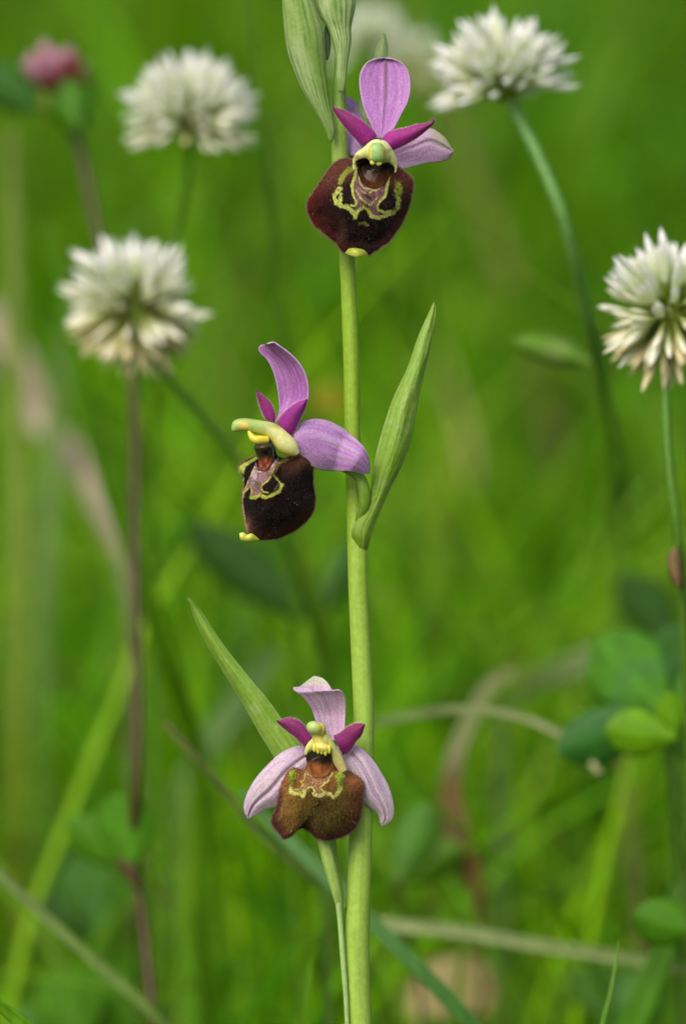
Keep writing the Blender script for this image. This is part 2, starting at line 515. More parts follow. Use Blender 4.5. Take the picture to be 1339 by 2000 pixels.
loft('bud', [(642, 276), (636, 258), (627, 240), (612, 214), (592, 180), (574, 138), (560, 96), (553, 40), (551, 0), (554, -50), (574, -110)],
     [(648, 278), (654, 258), (652, 236), (645, 205), (641, 170), (637, 132), (635, 100), (632, 60), (622, 28), (610, -10), (584, -110)],
     lambda u, v: 3.6 - 1.2 * v, bud_color(2), M_bract, orchid, SHIFT, n=80, m=48, closed=True, thick=0.75)
loft('bud', [(661, 180), (656, 156), (656, 128), (654, 104), (648, 80), (639, 54), (624, 32), (613, 2), (612, -40), (650, -120)],
     [(671, 180), (676, 156), (677, 136), (681, 110), (686, 80), (686, 54), (692, 24), (695, 0), (692, -40), (660, -120)],
     lambda u, v: 3.2 + 1.0 * v, bud_color(6), M_bract, orchid, SHIFT, n=70, m=44, closed=True, thick=0.7)
loft('bud', [(634, 118), (634, 100), (632, 80), (634, 55), (640, 30)], [(641, 118), (645, 100), (646, 80), (645, 60), (645, 30)],
     lambda u, v: 5.5 + 0 * u, plain(lin(120, 142, 98), 0.06), M_bract, orchid, SHIFT, n=24, m=16, closed=True)


# --- hairs: thin blades standing on a sampled surface
class Hairs:
    def __init__(self): self.v = []; self.c = []

    def grow(self, pts, nrm, colr, length, width, lay=(0, 0, -0.35), jit=0.45):
        n = len(pts)
        d = nrm + rng.normal(0, jit, (n, 3)) + np.asarray(lay)
        d /= np.linalg.norm(d, axis=1)[:, None]
        L = length * rng.uniform(0.5, 1.25, (n, 1))
        s = np.cross(d, AX_F + rng.normal(0, 0.3, (n, 3))); s /= np.linalg.norm(s, axis=1)[:, None] + 1e-9
        tri = np.stack([pts - s * width / 2 - d * L * 0.15, pts + s * width / 2 - d * L * 0.15, pts + d * L], 1)
        self.v.append(tri.reshape(-1, 3)); self.c.append(np.repeat(colr, 3, 0))

    def build(self, name, parent):
        v = np.vstack(self.v); F = np.arange(len(v)).reshape(-1, 3)
        return tag(add_mesh(name, v, F, np.vstack(self.c), M_hair, parent, None, False), kind='stuff')


def mesh_data(o):
    me = o.data; n = len(me.vertices)
    co = np.empty(n * 3); me.vertices.foreach_get('co', co)
    no = np.empty(n * 3); me.vertices.foreach_get('normal', no)
    c = np.empty(n * 4, np.float32); me.color_attributes['Col'].data.foreach_get('color', c)
    co, no, c = co.reshape(-1, 3), no.reshape(-1, 3), c.reshape(-1, 4)[:, :3]
    flip = np.sign(-(no @ AX_F)); flip[flip == 0] = 1
    return co, no * flip[:, None], c


def sepal_color(seed, pink, pale, green, mid=0.8, side=0.35, edge=0.5, us=0.0):
    def fn(u, v, px, py):
        streak = vnoise(u * 7 + seed, v * 1.8, seed) * 0.5 + vnoise(u * 16, v * 12, seed + 3) * 0.35
        c = mixc(pale, pink, np.clip(0.55 + 0.9 * streak, 0, 1))
        uu = u - us * v
        w = np.exp(-(uu / (0.045 + 0.02 * v)) ** 2) * mid * (0.35 + 0.65 * v)
        for q in (-0.45, 0.45):
            w = np.maximum(w, np.exp(-((uu - q * (1 + 0.2 * v)) / 0.06) ** 2) * side * sstep(0.25, 0.8, v))
        ph = (v - 0.55 * np.abs(uu)) * 17 + 1.3 * vnoise(u * 2.5, v * 4, seed + 6, 2)
        br = np.exp(-(np.sin(ph) / 0.22) ** 2) * sstep(0.05, 0.2, np.abs(uu)) * sstep(1.0, 0.6, np.abs(uu))
        c = mixc(c, pink * 0.72, br * 0.30)
        c = mixc(c, green, np.clip(w, 0, 1))
        c = mixc(c, lin(206, 190, 196), np.exp(-((np.abs(u) - 1) / 0.07) ** 2) * edge)
        spot = sstep(0.25, 0.7, vnoise(px / 9.0, py / 9.0, seed + 5)) * sstep(0.7, 1.0, v)
        return mixc(c, green, spot * 0.45)
    return fn


def petal_color(seed, a, b2):
    def fn(u, v, px, py):
        n = vnoise(u * 6, v * 3, seed)
        c = mixc(a, b2, np.clip(v * 1.05 + 0.25 * n, 0, 1))
        e = np.exp(-((np.abs(u) - 1) / 0.1) ** 2) * 0.45
        return mixc(c, lin(190, 140, 150), e) * (1 + 0.12 * vnoise(u * 14, v * 10, seed + 2))[..., None]
    return fn


def lip(outline, centre, height, pit, name, parent, colour, relief, na=360, nr=84, power=2.6, back=0.0):
    o = np.asarray(outline + outline[:1], float)
    q = spline(o, na + 1)[:-1]
    # small irregularities of the hairy margin
    k = np.arange(na)
    q = q + (q - centre) * (0.010 * vnoise(k / 5.0, k * 0, 3))[:, None]
    r = np.linspace(0, 1, nr + 1)[1:] ** 0.9
    px = np.concatenate([[centre[0]], (centre[0] + r[:, None] * (q[None, :, 0] - centre[0])).ravel()])
    py = np.concatenate([[centre[1]], (centre[1] + r[:, None] * (q[None, :, 1] - centre[1])).ravel()])
    rr = np.concatenate([[0], np.repeat(r, na)])
    b = -height * (1 - rr ** power) + back + relief(px, py, rr)
    if pit is not None:
        sd = poly_sd(px, py, pit[0])
        b = b + pit[1] * sstep(-1, pit[2], sd)
    pts = P(px, py, b)
    ring = grid_faces(nr, na, True) + 1
    good = face_lens(pts, ring)
    flip = not np.array_equal(good, ring)
    F = [[0, 1 + (j + 1) % na, 1 + j] if flip else [0, 1 + j, 1 + (j + 1) % na] for j in range(na)] + good.tolist()
    return add_mesh(name, pts, F, colour(px, py, rr), M_lip, parent, SHIFT, True, 0.0003), (px, py, rr, b, q)


def paint(c, x, y, kind, pts, width, colour, soft=1.2, wob=1.0, seed=0):
    n = wob * (vnoise(x / 4.5, y / 4.5, seed + 40) * 1.1 + 0.3 * vnoise(x / 2.0, y / 2.0, seed + 41))
    width = width * 0.84
    soft = soft * 1.35
    if kind == 'line':
        d = line_dist(x, y, pts) + n
        a = (1 - sstep(width / 2 - soft * 0.7, width / 2 + soft * 0.7, d)) * 0.94
    else:
        a = sstep(-soft * 0.6, soft * 0.6, poly_sd(x, y, pts) - n)
    hue = np.array([0.9, 0.93, 0.6]) * colour
    colour = mixc(colour, hue, np.clip(0.5 + 0.9 * vnoise(x / 9, y / 9, seed + 3, 2), 0, 1))
    return mixc(c, colour * (1 + 0.2 * vnoise(x / 2, y / 2, seed + 7))[..., None], a)


YEL, YELD, PUR, DARK = lin(166, 172, 92), lin(132, 148, 52), lin(104, 78, 84), lin(34, 10, 8)


def finish_flower(fl, lipo, data, petals, hair_n, rim_col, lip_hair):
    h = Hairs()
    co, no, c = mesh_data(lipo)
    px, py, rr, b, q = data
    idx = rng.choice(len(co), hair_n, replace=False, p=(0.15 + rr ** 3) / (0.15 + rr ** 3).sum())
    h.grow(co[idx], no[idx], (c[idx] * 1.05 + 0.001) * rng.lognormal(0.0, 0.55, (len(idx), 1)), lip_hair, 0.000055)
    idx = np.nonzero(rr > 0.985)[0]; idx = np.repeat(idx, 5)
    ctr = co.mean(0); out = co[idx] - ctr; out /= np.linalg.norm(out, axis=1)[:, None]
    h.grow(co[idx] + rng.normal(0, 0.00006, (len(idx), 3)), out, np.repeat(rim_col[None], len(idx), 0) * rng.uniform(0.5, 1.1, (len(idx), 1)), lip_hair * 1.1, 0.00004, lay=(0, 0, 0))
    sp = rng.choice(len(co), 26, replace=False)                                # loose pale hairs and pollen
    h.grow(co[sp], no[sp], np.repeat(lin(205, 190, 180)[None], 26, 0), 0.00022, 0.00006)
    for pt, n, m in petals:
        pc, pn, c2 = mesh_data(pt)
        g = np.arange(n * m).reshape(n, m)
        for colm, inner in ((g[:, 0], g[:, 2]), (g[:, -1], g[:, -3])):
            e = np.repeat(colm, 4); ins = np.repeat(inner, 4)
            out = pc[e] - pc[ins]; out /= np.linalg.norm(out, axis=1)[:, None] + 1e-9
            h.grow(pc[e] + rng.normal(0, 0.00008, (len(e), 3)), out, np.repeat(lin(214, 180, 186)[None], len(e), 0), 0.00024, 0.000035, lay=(0, 0, 0), jit=0.35)
    h.build('fine_hairs', fl)


# ============================ top flower
def ov(path, c1=lin(122, 152, 56), c2=lin(134, 165, 70)):
    def f(u, v): return mixc(c1, c2, v) * (1 + 0.09 * np.cos(u * 6 + 2 * v))[..., None]
    return tube('flower', path, f, M_stem, orchid, SHIFT, n=50, m=18)


f1 = ov([(668, 372, 6, 8), (682, 330, 9, 11), (700, 300, 9, 12), (722, 290, 5, 12), (733, 292, 1.5, 9)])
f1['label'] = 'topmost flower with a wide lip carrying a yellow-green maze pattern'
PINK1, PALE1, OLV = lin(178, 108, 188), lin(202, 150, 208), lin(116, 106, 48)
n1, m1 = 80, 41
loft('sepal', T(Z1, (722, 905), (690, 830), (652, 745), (622, 650), (609, 560), (614, 480), (650, 418), (710, 391), (772, 383)),
     T(Z1, (760, 905), (830, 840), (880, 750), (917, 680), (938, 610), (940, 540), (925, 465), (890, 420), (840, 395), (778, 383)),
     lambda u, v: 1.8 + 1.6 * v - 0.1 * v ** 4 + 0.8 * (1 - u * u) * v - 0.4 * np.exp(-(u / 0.1) ** 2) * v,
     sepal_color(2, PINK1, PALE1, lin(104, 84, 50), 0.95, 0.10), M_sepal, f1, SHIFT, n1, m1)
loft('sepal', T(Z1, (640, 920), (605, 700), (560, 645), (510, 622), (470, 640), (445, 720)), T(Z1, (625, 990), (585, 1015), (545, 1010), (510, 950), (470, 850), (447, 740)),
     lambda u, v: 3.0 + 7.2 * sstep(0, 0.55, v) + 0.8 * u * u, sepal_color(5, lin(176, 130, 196), lin(200, 168, 208), OLV, 0.5), M_sepal, f1, SHIFT, 40, 25)
loft('sepal', T(Z1, (800, 985), (880, 925), (960, 890), (1060, 840), (1120, 862), (1180, 915), (1218, 985)), T(Z1, (820, 1080), (880, 1102), (950, 1090), (1050, 1066), (1140, 1058), (1200, 1036), (1221, 1000)),
     lambda u, v: 2.8 + 1.2 * v - 1.0 * (1 - u * u) * v + 0.5 * np.exp(-((u + 0.25) / 0.12) ** 2) * v,
     lambda u, v, px, py: mixc(mixc(sepal_color(9, lin(196, 150, 196), lin(214, 188, 210), OLV, 0.0, 0.0)(u, v, px, py), lin(118, 126, 54), np.exp(-((u + 0.22 - 0.3 * (v - 0.6)) / 0.10) ** 2) * sstep(0.35, 0.9, v) * 0.95),
                               lin(170, 176, 120), sstep(-0.2, -0.55, u) * sstep(0.45, 0.75, v) * 0.75), M_sepal, f1, SHIFT, 60, 37)
MAG, MAGT = lin(168, 40, 146), lin(134, 52, 92)
pa = loft('petal', T(Z1, (620, 955), (580, 908), (520, 842), (462, 765), (434, 712), (431, 698)), T(Z1, (722, 893), (705, 858), (640, 800), (560, 746), (500, 718), (434, 697)),
          lambda u, v: 0.2 - 1.6 * np.sin(math.pi * v * 0.6) + 0.8 * v + 0.7 * u * u, petal_color(3, MAG, MAGT), M_petal, f1, SHIFT, 60, 25)
pb = loft('petal', T(Z1, (757, 898), (800, 856), (900, 836), (970, 815), (1060, 800), (1088, 775)), T(Z1, (822, 987), (900, 951), (980, 905), (1050, 850), (1094, 808), (1095, 782)),
          lambda u, v: 0.2 - 1.6 * np.sin(math.pi * v * 0.6) + 0.6 * v + 0.7 * u * u, petal_color(8, MAG, MAGT), M_petal, f1, SHIFT, 60, 25)

out1 = T(Z1, (560, 1045), (500, 1038), (430, 1078), (370, 1160), (318, 1240), (275, 1305), (264, 1360), (285, 1430), (330, 1490), (400, 1545), (455, 1592), (490, 1640), (530, 1652), (600, 1640), (650, 1655),
         (672, 1668), (705, 1645), (780, 1598), (840, 1530), (890, 1450), (930, 1350), (955, 1250), (960, 1190), (930, 1140), (880, 1105), (835, 1075), (770, 1030), (640, 1020))
thr1 = T(Z1, (590, 1050), (650, 1030), (720, 1030), (790, 1045), (842, 1085), (812, 1140), (768, 1205), (720, 1228), (670, 1222), (632, 1200), (608, 1160), (592, 1105))


def lipcol1(x, y, rr):
    cx, cy = Z4(720, 950)
    dx, dy = (x - cx), (y - cy)
    c = np.repeat(lin(17, 5, 4)[None], len(x), 0)
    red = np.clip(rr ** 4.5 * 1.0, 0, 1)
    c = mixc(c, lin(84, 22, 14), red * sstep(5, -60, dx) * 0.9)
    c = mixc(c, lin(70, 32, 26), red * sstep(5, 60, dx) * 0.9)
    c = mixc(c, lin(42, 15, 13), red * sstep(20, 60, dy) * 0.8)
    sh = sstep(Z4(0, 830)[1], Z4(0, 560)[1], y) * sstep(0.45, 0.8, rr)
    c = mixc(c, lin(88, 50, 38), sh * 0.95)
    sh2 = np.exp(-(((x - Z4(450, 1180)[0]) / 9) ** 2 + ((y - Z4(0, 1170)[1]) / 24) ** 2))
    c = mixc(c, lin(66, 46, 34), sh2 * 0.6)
    c = c * (1 + 0.25 * vnoise(x / 2.2, y / 3.5, 2))[..., None]
    z = lambda *p: T(Z4, *p)
    c = paint(c, x, y, 'poly', z((600, 450), (580, 560), (562, 640), (572, 740), (600, 800), (622, 860), (590, 930), (612, 960), (650, 920), (700, 885), (740, 905), (782, 985), (880, 985), (855, 900), (900, 820), (948, 775), (960, 680), (985, 560), (1010, 520)), 0, lin(112, 78, 84), 2, 1.5, 1)
    c = paint(c, x, y, 'line', z((620, 600), (640, 720), (660, 800)), 5, lin(132, 104, 118), 5, 1.5, 61)
    c = paint(c, x, y, 'line', z((612, 440), (597, 560), (566, 640), (574, 740), (592, 800), (616, 850), (590, 888), (555, 880)), 6.4, YEL, seed=2)
    c = paint(c, x, y, 'poly', z((570, 420), (500, 470), (420, 555), (405, 625), (440, 655), (470, 600), (500, 545), (575, 480)), 0, lin(132, 142, 60), 4, 2.5, 3)
    c = paint(c, x, y, 'line', z((430, 690), (372, 760), (385, 845), (440, 880), (500, 890)), 11, YEL, 1.6, 1.6, 4)
    c = paint(c, x, y, 'line', z((440, 750), (430, 830)), 8, YEL, 1.6, 1.2, 4)
    c = paint(c, x, y, 'line', z((430, 880), (500, 890), (550, 930), (590, 975), (600, 1020)), 9, YEL, 1.5, 1.6, 5)
    c = paint(c, x, y, 'line', z((600, 1000), (640, 940), (700, 893), (735, 915), (775, 990), (800, 1010)), 7, YEL, 1.3, 1.2, 6)
    c = paint(c, x, y, 'line', z((780, 1000), (870, 1018), (960, 985), (1040, 965), (1075, 905), (1085, 860)), 8.5, YEL, 1.5, 1.8, 7)
    c = paint(c, x, y, 'line', z((560, 940), (600, 985)), 10, YEL, 1.5, 1.2, 5)
    c = paint(c, x, y, 'line', z((988, 540), (960, 680), (945, 775), (890, 825), (852, 885), (868, 938), (930, 958), (1000, 945)), 5.8, YEL, seed=8)
    c = paint(c, x, y, 'poly', z((1060, 610), (1120, 610), (1135, 700), (1110, 820), (1060, 800), (1048, 700)), 0, lin(136, 150, 62), 4, 2.5, 9)
    c = paint(c, x, y, 'line', z((1090, 800), (1085, 900)), 8, YEL, 3, 1.8, 9)
    PL = lin(176, 172, 128)
    c = paint(c, x, y, 'line', z((640, 540), (655, 630), (700, 685), (765, 692), (835, 712), (900, 665), (945, 600)), 2.9, PL, 1.2, .4)
    c = paint(c, x, y, 'line', z((608, 700), (650, 785), (705, 830), (770, 882), (820, 825), (855, 790)), 3.0, YEL, 1.1, .9, 11)
    c = paint(c, x, y, 'line', z((680, 715), (740, 757), (800, 712)), 2.8, YEL, 1.1, .8, 12)
    for s, w in (((395, 785), 5.5), ((1055, 912), 4)):
        c = paint(c, x, y, 'line', z(s, (s[0] + 2, s[1] + 14)), w, DARK, 1.3, .5)
    for g in (((560, 800), (580, 850), 9), ((930, 850), (1000, 880), 12), ((720, 760), (770, 800), 6)):
        c = paint(c, x, y, 'line', z(g[0], g[1]), g[2], lin(44, 20, 20), 1.6, 1)
    for i, (sx, sy, sw) in enumerate(((468, 860, 5), (520, 965, 6), (556, 1000, 6), (660, 985, 7), (735, 985, 6), (835, 1050, 6), (905, 1032, 5.5), (995, 1004, 5), (455, 770, 5), (408, 700, 4), (1100, 760, 4), (1072, 690, 4))):
        c = paint(c, x, y, 'line', z((sx, sy), (sx + 9, sy + 9)), sw, DARK, 1.6, 1.0, 70 + i)
    for i, (sx, sy) in enumerate(((640, 640), (690, 760), (735, 735), (800, 760), (880, 720), (920, 650), (640, 880), (820, 930))):
        c = paint(c, x, y, 'line', z((sx, sy), (sx + 14, sy + 16)), 4, lin(70, 44, 48), 2.5, 1.2, 90 + i)
    c = paint(c, x, y, 'line', z((650, 1085), (700, 1080), (742, 1100)), 5, lin(110, 104, 42), 2.5, 1.5, 13)
    return c


def rel1(x, y, rr):
    b = 0.9 * np.exp(-(((x - 684) / 42) ** 2 + ((y - 350) / 30) ** 2))         # slightly flatter under the throat
    b = b + 0.5 * vnoise(x / 34, y / 34, 6, 2) * sstep(0.3, 1, rr)
    fl = sstep(0.72, 1.0, rr) * sstep(420, 480, y)
    return b - 1.6 * fl                                                           # the lower margin turns forward again


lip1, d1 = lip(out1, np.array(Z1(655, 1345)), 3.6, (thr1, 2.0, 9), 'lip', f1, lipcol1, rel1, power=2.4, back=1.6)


def throat(name, outline, centre, at, top, low, split, parent, extra):
    q = spline(np.asarray(outline + outline[:1], float), 97)[:-1]
    r = np.linspace(0, 1, 16)[1:]
    px = np.concatenate([[centre[0]], (centre[0] + r[:, None] * (q[None, :, 0] - centre[0])).ravel()])
    py = np.concatenate([[centre[1]], (centre[1] + r[:, None] * (q[None, :, 1] - centre[1])).ravel()])
    rr = np.concatenate([[0], np.repeat(r, 96)])
    b = at(px, py, rr)
    t = sstep(split - 8, split + 8, py + 2 * vnoise(px / 5, py / 5, 9))
    c = mixc(top, low, t) * (1 + 0.2 * vnoise(px / 4, py / 6, 2))[..., None]
    F = [[0, 1 + j, 1 + (j + 1) % 96] for j in range(96)] + (grid_faces(15, 96, True) + 1).tolist()
    return add_mesh(name, P(px, py, b), F, c, M_throat, parent, SHIFT)


def lip_depth_at(d, px, py):
    """depth of the lip surface nearest each point"""
    X, Y, B = d[0], d[1], d[3]
    out = np.empty(len(px))
    for i, (x, y) in enumerate(zip(px, py)):
        k = np.argmin((X - x) ** 2 + (Y - y) ** 2); out[i] = B[k]
    return out


c1 = np.array(Z1(715, 1125))
throat('throat', thr1, c1, lambda px, py, rr: lip_depth_at(d1, px, py) - 0.25, lin(20, 18, 5), lin(74, 40, 8), Z1(0, 1130)[1], f1, None)
HOOD = lambda u, v, px, py: mixc(mixc(lin(176, 180, 92), lin(208, 206, 146), np.clip(0.5 - 0.5 * u, 0, 1)), lin(150, 138, 84), sstep(0.25, 0.85, vnoise(px / 8, py / 8, 13, 2))) * (1 + 0.12 * vnoise(px / 5, py / 5, 3))[..., None]
loft('column_hood', T(Z1, (566, 1110), (563, 1050), (585, 1000), (640, 958), (695, 915), (765, 915), (812, 958), (845, 1020), (856, 1080), (845, 1130)),
     T(Z1, (583, 1108), (584, 1060), (612, 1042), (655, 1036), (685, 1062), (760, 1068), (795, 1062), (825, 1082), (838, 1100), (836, 1128)),
     lambda u, v: -1.6 + 0.5 * np.cos(v * 2 * math.pi), HOOD, M_column, f1, SHIFT, 60, 20, closed=True, thick=0.7)


def knob(name, centre, rx, ry, rz, b, colour, parent, tilt=0.0, sq=2.0):
    n, m = 24, 32
    th = np.linspace(0, math.pi, n)[:, None]; ph = np.linspace(0, 2 * math.pi, m, endpoint=False)[None]
    f = lambda a: np.sign(a) * np.abs(a) ** (2.0 / sq)
    x = f(np.sin(th) * np.cos(ph)); y = -f(np.cos(th)) + 0 * ph; z = f(np.sin(th) * np.sin(ph))
    X = centre[0] + rx * (x * math.cos(tilt) - y * math.sin(tilt) * ry / rx)
    Y = centre[1] + ry * (y * math.cos(tilt) + x * math.sin(tilt) * rx / ry)
    pts = P(X, Y, b - z * rz).reshape(-1, 3)
    return add_mesh(name, pts, grid_faces(n, m, True), colour(x, y, z).reshape(-1, 3), M_column, parent, SHIFT)


GRN, YLW = lin(138, 176, 104), lin(218, 202, 78)
knob('column', Z1(722, 998), 15.5, 20, 1.4, -3.0, lambda x, y, z: mixc(GRN, YLW, sstep(0.5, 0.85, np.abs(x)) * sstep(-0.9, -0.4, y)), f1, sq=2.6)
knob('pollen_sac', Z1(694, 1062), 5.5, 5.5, 0.4, -3.3, lambda x, y, z: np.broadcast_to(lin(206, 198, 92), x.shape + (3,)), f1)
knob('pollen_sac', Z1(735, 1066), 6, 5.5, 0.4, -3.3, lambda x, y, z: np.broadcast_to(lin(212, 204, 90), x.shape + (3,)), f1)
loft('lip_appendage', T(Z1, (515, 1650), (540, 1625), (590, 1622), (640, 1635), (664, 1662)), T(Z1, (515, 1655), (548, 1672), (595, 1685), (635, 1676), (664, 1668)),
     lambda u, v: -1.6 - 0.8 * np.sin(math.pi * v), lambda u, v, px, py: mixc(lin(150, 160, 40), lin(196, 196, 92), sstep(-0.6, 0.8, u)), M_column, f1, SHIFT, 30, 16, closed=True, thick=0.8)
finish_flower(f1, lip1, d1, [(pa, 60, 25), (pb, 60, 25)], 9000, lin(150, 120, 92), 0.00030)

# ============================ middle flower, seen from its side
f2 = ov([(697, 1045, 6.5, 9), (704, 1015, 4.6, 11), (712, 985, 2.7, 11.5), (709, 950, 2, 11), (695, 925, 2.5, 11), (660, 905, 3, 11), (625, 885, 2, 12), (590, 870, 1, 9)], lin(112, 146, 46), lin(118, 148, 52))
f2['label'] = 'middle flower turned to the side, its nearly black lip hanging below a green beak'
loft('sepal', T(Z2, (338, 728), (352, 650), (345, 560), (318, 450), (278, 372), (236, 330), (230, 302), (262, 288)), T(Z2, (380, 740), (450, 690), (512, 620), (521, 545), (506, 470), (470, 400), (412, 340), (355, 297), (318, 274), (285, 282)),
     lambda u, v: 1.5 - 1.0 * v + 1.6 * (1 - u * u) * sstep(0, 0.3, v) * (1 - 0.6 * v) - 1.2 * u, lambda u, v, px, py: mixc(sepal_color(12, lin(170, 96, 176), lin(198, 142, 204), OLV, 0.9, 0.6, us=0.1)(u, v, px, py), lin(206, 200, 190), sstep(0.94, 1.0, v) * sstep(0, 0.4, u)), M_sepal, f2, SHIFT, 80, 37)
p2a = loft('petal', T(Z2, (272, 728), (250, 690), (232, 640), (218, 590), (216, 556)), T(Z2, (325, 748), (326, 690), (296, 625), (250, 582), (220, 552)),
           lambda u, v: 2.6 - 1.0 * v + 0.4 * u * u, petal_color(21, lin(158, 44, 138), lin(150, 62, 118)), M_petal, f2, SHIFT, 50, 21)
p2b = loft('petal', T(Z2, (333, 738), (388, 676), (450, 630), (490, 615), (512, 610)), T(Z2, (420, 833), (448, 792), (478, 722), (506, 660), (516, 612)),
           lambda u, v: -1.6 - 1.8 * v + 0.7 * u * u, petal_color(23, lin(146, 34, 132), lin(148, 52, 140)), M_petal, f2, SHIFT, 50, 25)
loft('sepal', T(Z2, (430, 850), (450, 795), (492, 742), (560, 724), (640, 735), (720, 774), (800, 838), (860, 900), (886, 970), (889, 1048)),
     T(Z2, (432, 880), (455, 915), (500, 962), (550, 1012), (620, 1031), (700, 1036), (760, 1036), (830, 1046), (872, 1053), (886, 1053)),
     lambda u, v: -1.2 + 3.6 * v - 1.4 * (1 - u * u) * np.sin(math.pi * v) - 2.5 * sstep(0.55, 0.8, v), sepal_color(17, lin(176, 118, 188), lin(202, 164, 210), lin(140, 112, 110), 0.75, 0.6, us=-0.35), M_sepal, f2, SHIFT, 80, 41)
out2 = T(Z2, (222, 940), (160, 968), (115, 998), (106, 1022), (134, 1068), (140, 1120), (131, 1180), (134, 1270), (150, 1345), (166, 1405), (200, 1440), (250, 1444), (310, 1440), (380, 1420), (450, 1382),
         (520, 1322), (555, 1262), (564, 1200), (552, 1110), (549, 1030), (552, 962), (530, 935), (480, 929), (430, 944), (380, 960), (335, 945), (310, 880), (262, 870), (235, 900))
thr2 = T(Z2, (200, 905), (203, 884), (240, 862), (288, 848), (312, 876), (322, 940), (306, 996), (272, 1030), (230, 1026), (225, 965), (212, 930))


def lipcol2(x, y, rr):
    c = np.repeat(lin(21, 7, 5)[None], len(x), 0)
    z = lambda *p: T(Z5, *p)
    X = (x - 440) * 6.695; Y = (y - 800) * 6.695
    c = mixc(c, lin(72, 32, 18), sstep(0.55, 1.0, rr) * sstep(600, 1100, X) * sstep(1000, 1500, Y) * 0.9)
    c = mixc(c, lin(66, 30, 20), sstep(0.6, 1.0, rr) * sstep(1300, 1650, Y) * 0.8)
    c = mixc(c, lin(74, 44, 28), sstep(950, 620, Y) * sstep(650, 760, X) * 0.85)
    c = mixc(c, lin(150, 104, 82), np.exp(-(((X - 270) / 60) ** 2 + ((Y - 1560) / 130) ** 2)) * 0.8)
    c = c * (1 + 0.3 * vnoise(x / 2.2, y / 3.5, 12))[..., None]
    c = paint(c, x, y, 'poly', z((400, 690), (330, 860), (290, 970), (235, 1090), (245, 1110), (330, 1000), (345, 1110), (380, 1125), (475, 1095), (465, 1010), (500, 945), (575, 900), (605, 830), (650, 740), (700, 680), (640, 640), (600, 740), (520, 800), (430, 800)), 0, lin(138, 106, 116), 1.6, .8, 14)
    c = paint(c, x, y, 'line', z((380, 830), (360, 980)), 7, lin(186, 164, 180), 6, 1.2, 14)
    c = paint(c, x, y, 'line', z((385, 750), (300, 945), (242, 1085), (234, 1150)), 2.6, lin(200, 184, 130), 1, .5, 15)
    c = paint(c, x, y, 'line', z((240, 1095), (285, 1045), (338, 1000), (347, 1060), (332, 1150)), 3.2, lin(190, 180, 110), 1, .5, 16)
    c = paint(c, x, y, 'line', z((335, 1145), (385, 1150), (450, 1118), (540, 1145), (640, 1110), (710, 1060), (742, 985)), 7.5, lin(176, 178, 86), 1.4, 1.5, 17)
    c = paint(c, x, y, 'line', z((742, 985), (690, 930), (645, 880), (612, 838)), 4.4, lin(166, 172, 84), 1.4, 1.2, 18)
    c = paint(c, x, y, 'line', z((612, 840), (572, 915), (485, 985), (468, 1030), (500, 1078), (560, 1085)), 3.8, lin(186, 180, 100), 1, .6, 19)
    c = paint(c, x, y, 'line', z((690, 985), (640, 1060)), 4, lin(112, 96, 90), 2, 1.5, 19)
    c = paint(c, x, y, 'line', z((430, 812), (520, 803), (600, 745), (660, 680), (690, 640)), 2.8, lin(206, 196, 190), 1, .4, 20)
    c = paint(c, x, y, 'line', z((610, 830), (700, 700), (850, 615), (990, 578), (1140, 640)), 7, lin(150, 126, 84), 4.5, .6, 21)
    c = paint(c, x, y, 'poly', z((150, 770), (220, 715), (400, 610), (430, 640), (275, 735), (238, 840)), 0, lin(168, 176, 86), 2, 1, 22)
    c = paint(c, x, y, 'line', z((170, 780), (240, 890), (240, 1000), (222, 1120), (228, 1250), (258, 1450), (290, 1610)), 3.0, lin(204, 176, 140), 1.2, .4, 23)
    c = paint(c, x, y, 'poly', z((700, 560), (770, 540), (780, 600), (720, 640), (660, 590)), 0, lin(56, 26, 18), 2, 1, 24)
    return c


def rel2(x, y, rr):
    X = (x - 440) * 6.695
    turn = 2.6 * sstep(0.5, 1.0, rr) * sstep(560, 230, X)                   # the front ridge rolls round to the hidden half
    lobe = -1.0 * np.exp(-(((x - 592) / 16) ** 2 + ((y - 905) / 18) ** 2))
    ridge = -0.8 * np.exp(-((line_dist(x, y, T(Z5, (610, 830), (700, 700), (850, 615), (990, 578)))) / 6) ** 2)
    return turn + lobe + ridge + 0.3 * vnoise(x / 30, y / 30, 16, 2)


lip2, d2 = lip(out2, np.array(Z2(345, 1180)), 4.2, (thr2, 0.8, 8), 'lip', f2, lipcol2, rel2, power=2.2, back=0.8)
throat('throat', thr2, np.array(Z2(262, 945)), lambda px, py, rr: np.minimum(lip_depth_at(d2, px, py), 0.5) - 0.3 - 1.6 * (1 - rr ** 2.5), lin(52, 46, 26), lin(112, 48, 18), Z2(0, 955)[1], f2, None)
knob('throat_ledge', Z2(258, 895), 18, 8.5, 1.3, -2.4, lambda x, y, z: np.broadcast_to(lin(50, 46, 28), x.shape + (3,)), f2, tilt=-0.15).data.materials[0] = M_throat


def beak_col(u, v, px, py):
    X = (px - 430) * 3.0432; Y = (py - 580) * 3.0432
    c = mixc(lin(146, 174, 92), lin(208, 206, 136), sstep(180, 380, X))
    c = mixc(c, lin(208, 198, 84), sstep(0.1, 0.8, u) * sstep(130, 240, X) * 0.7)
    c = mixc(c, lin(138, 128, 66), np.exp(-(((X - 330) / 70) ** 2 + ((Y - 765) / 16) ** 2)) * 0.7)
    c = mixc(c, lin(226, 190, 84), np.exp(-(((X - 138) / 30) ** 2 + ((Y - 766) / 22) ** 2)))
    return c * (1 + 0.05 * vnoise(px / 4, py / 4, 6))[..., None]


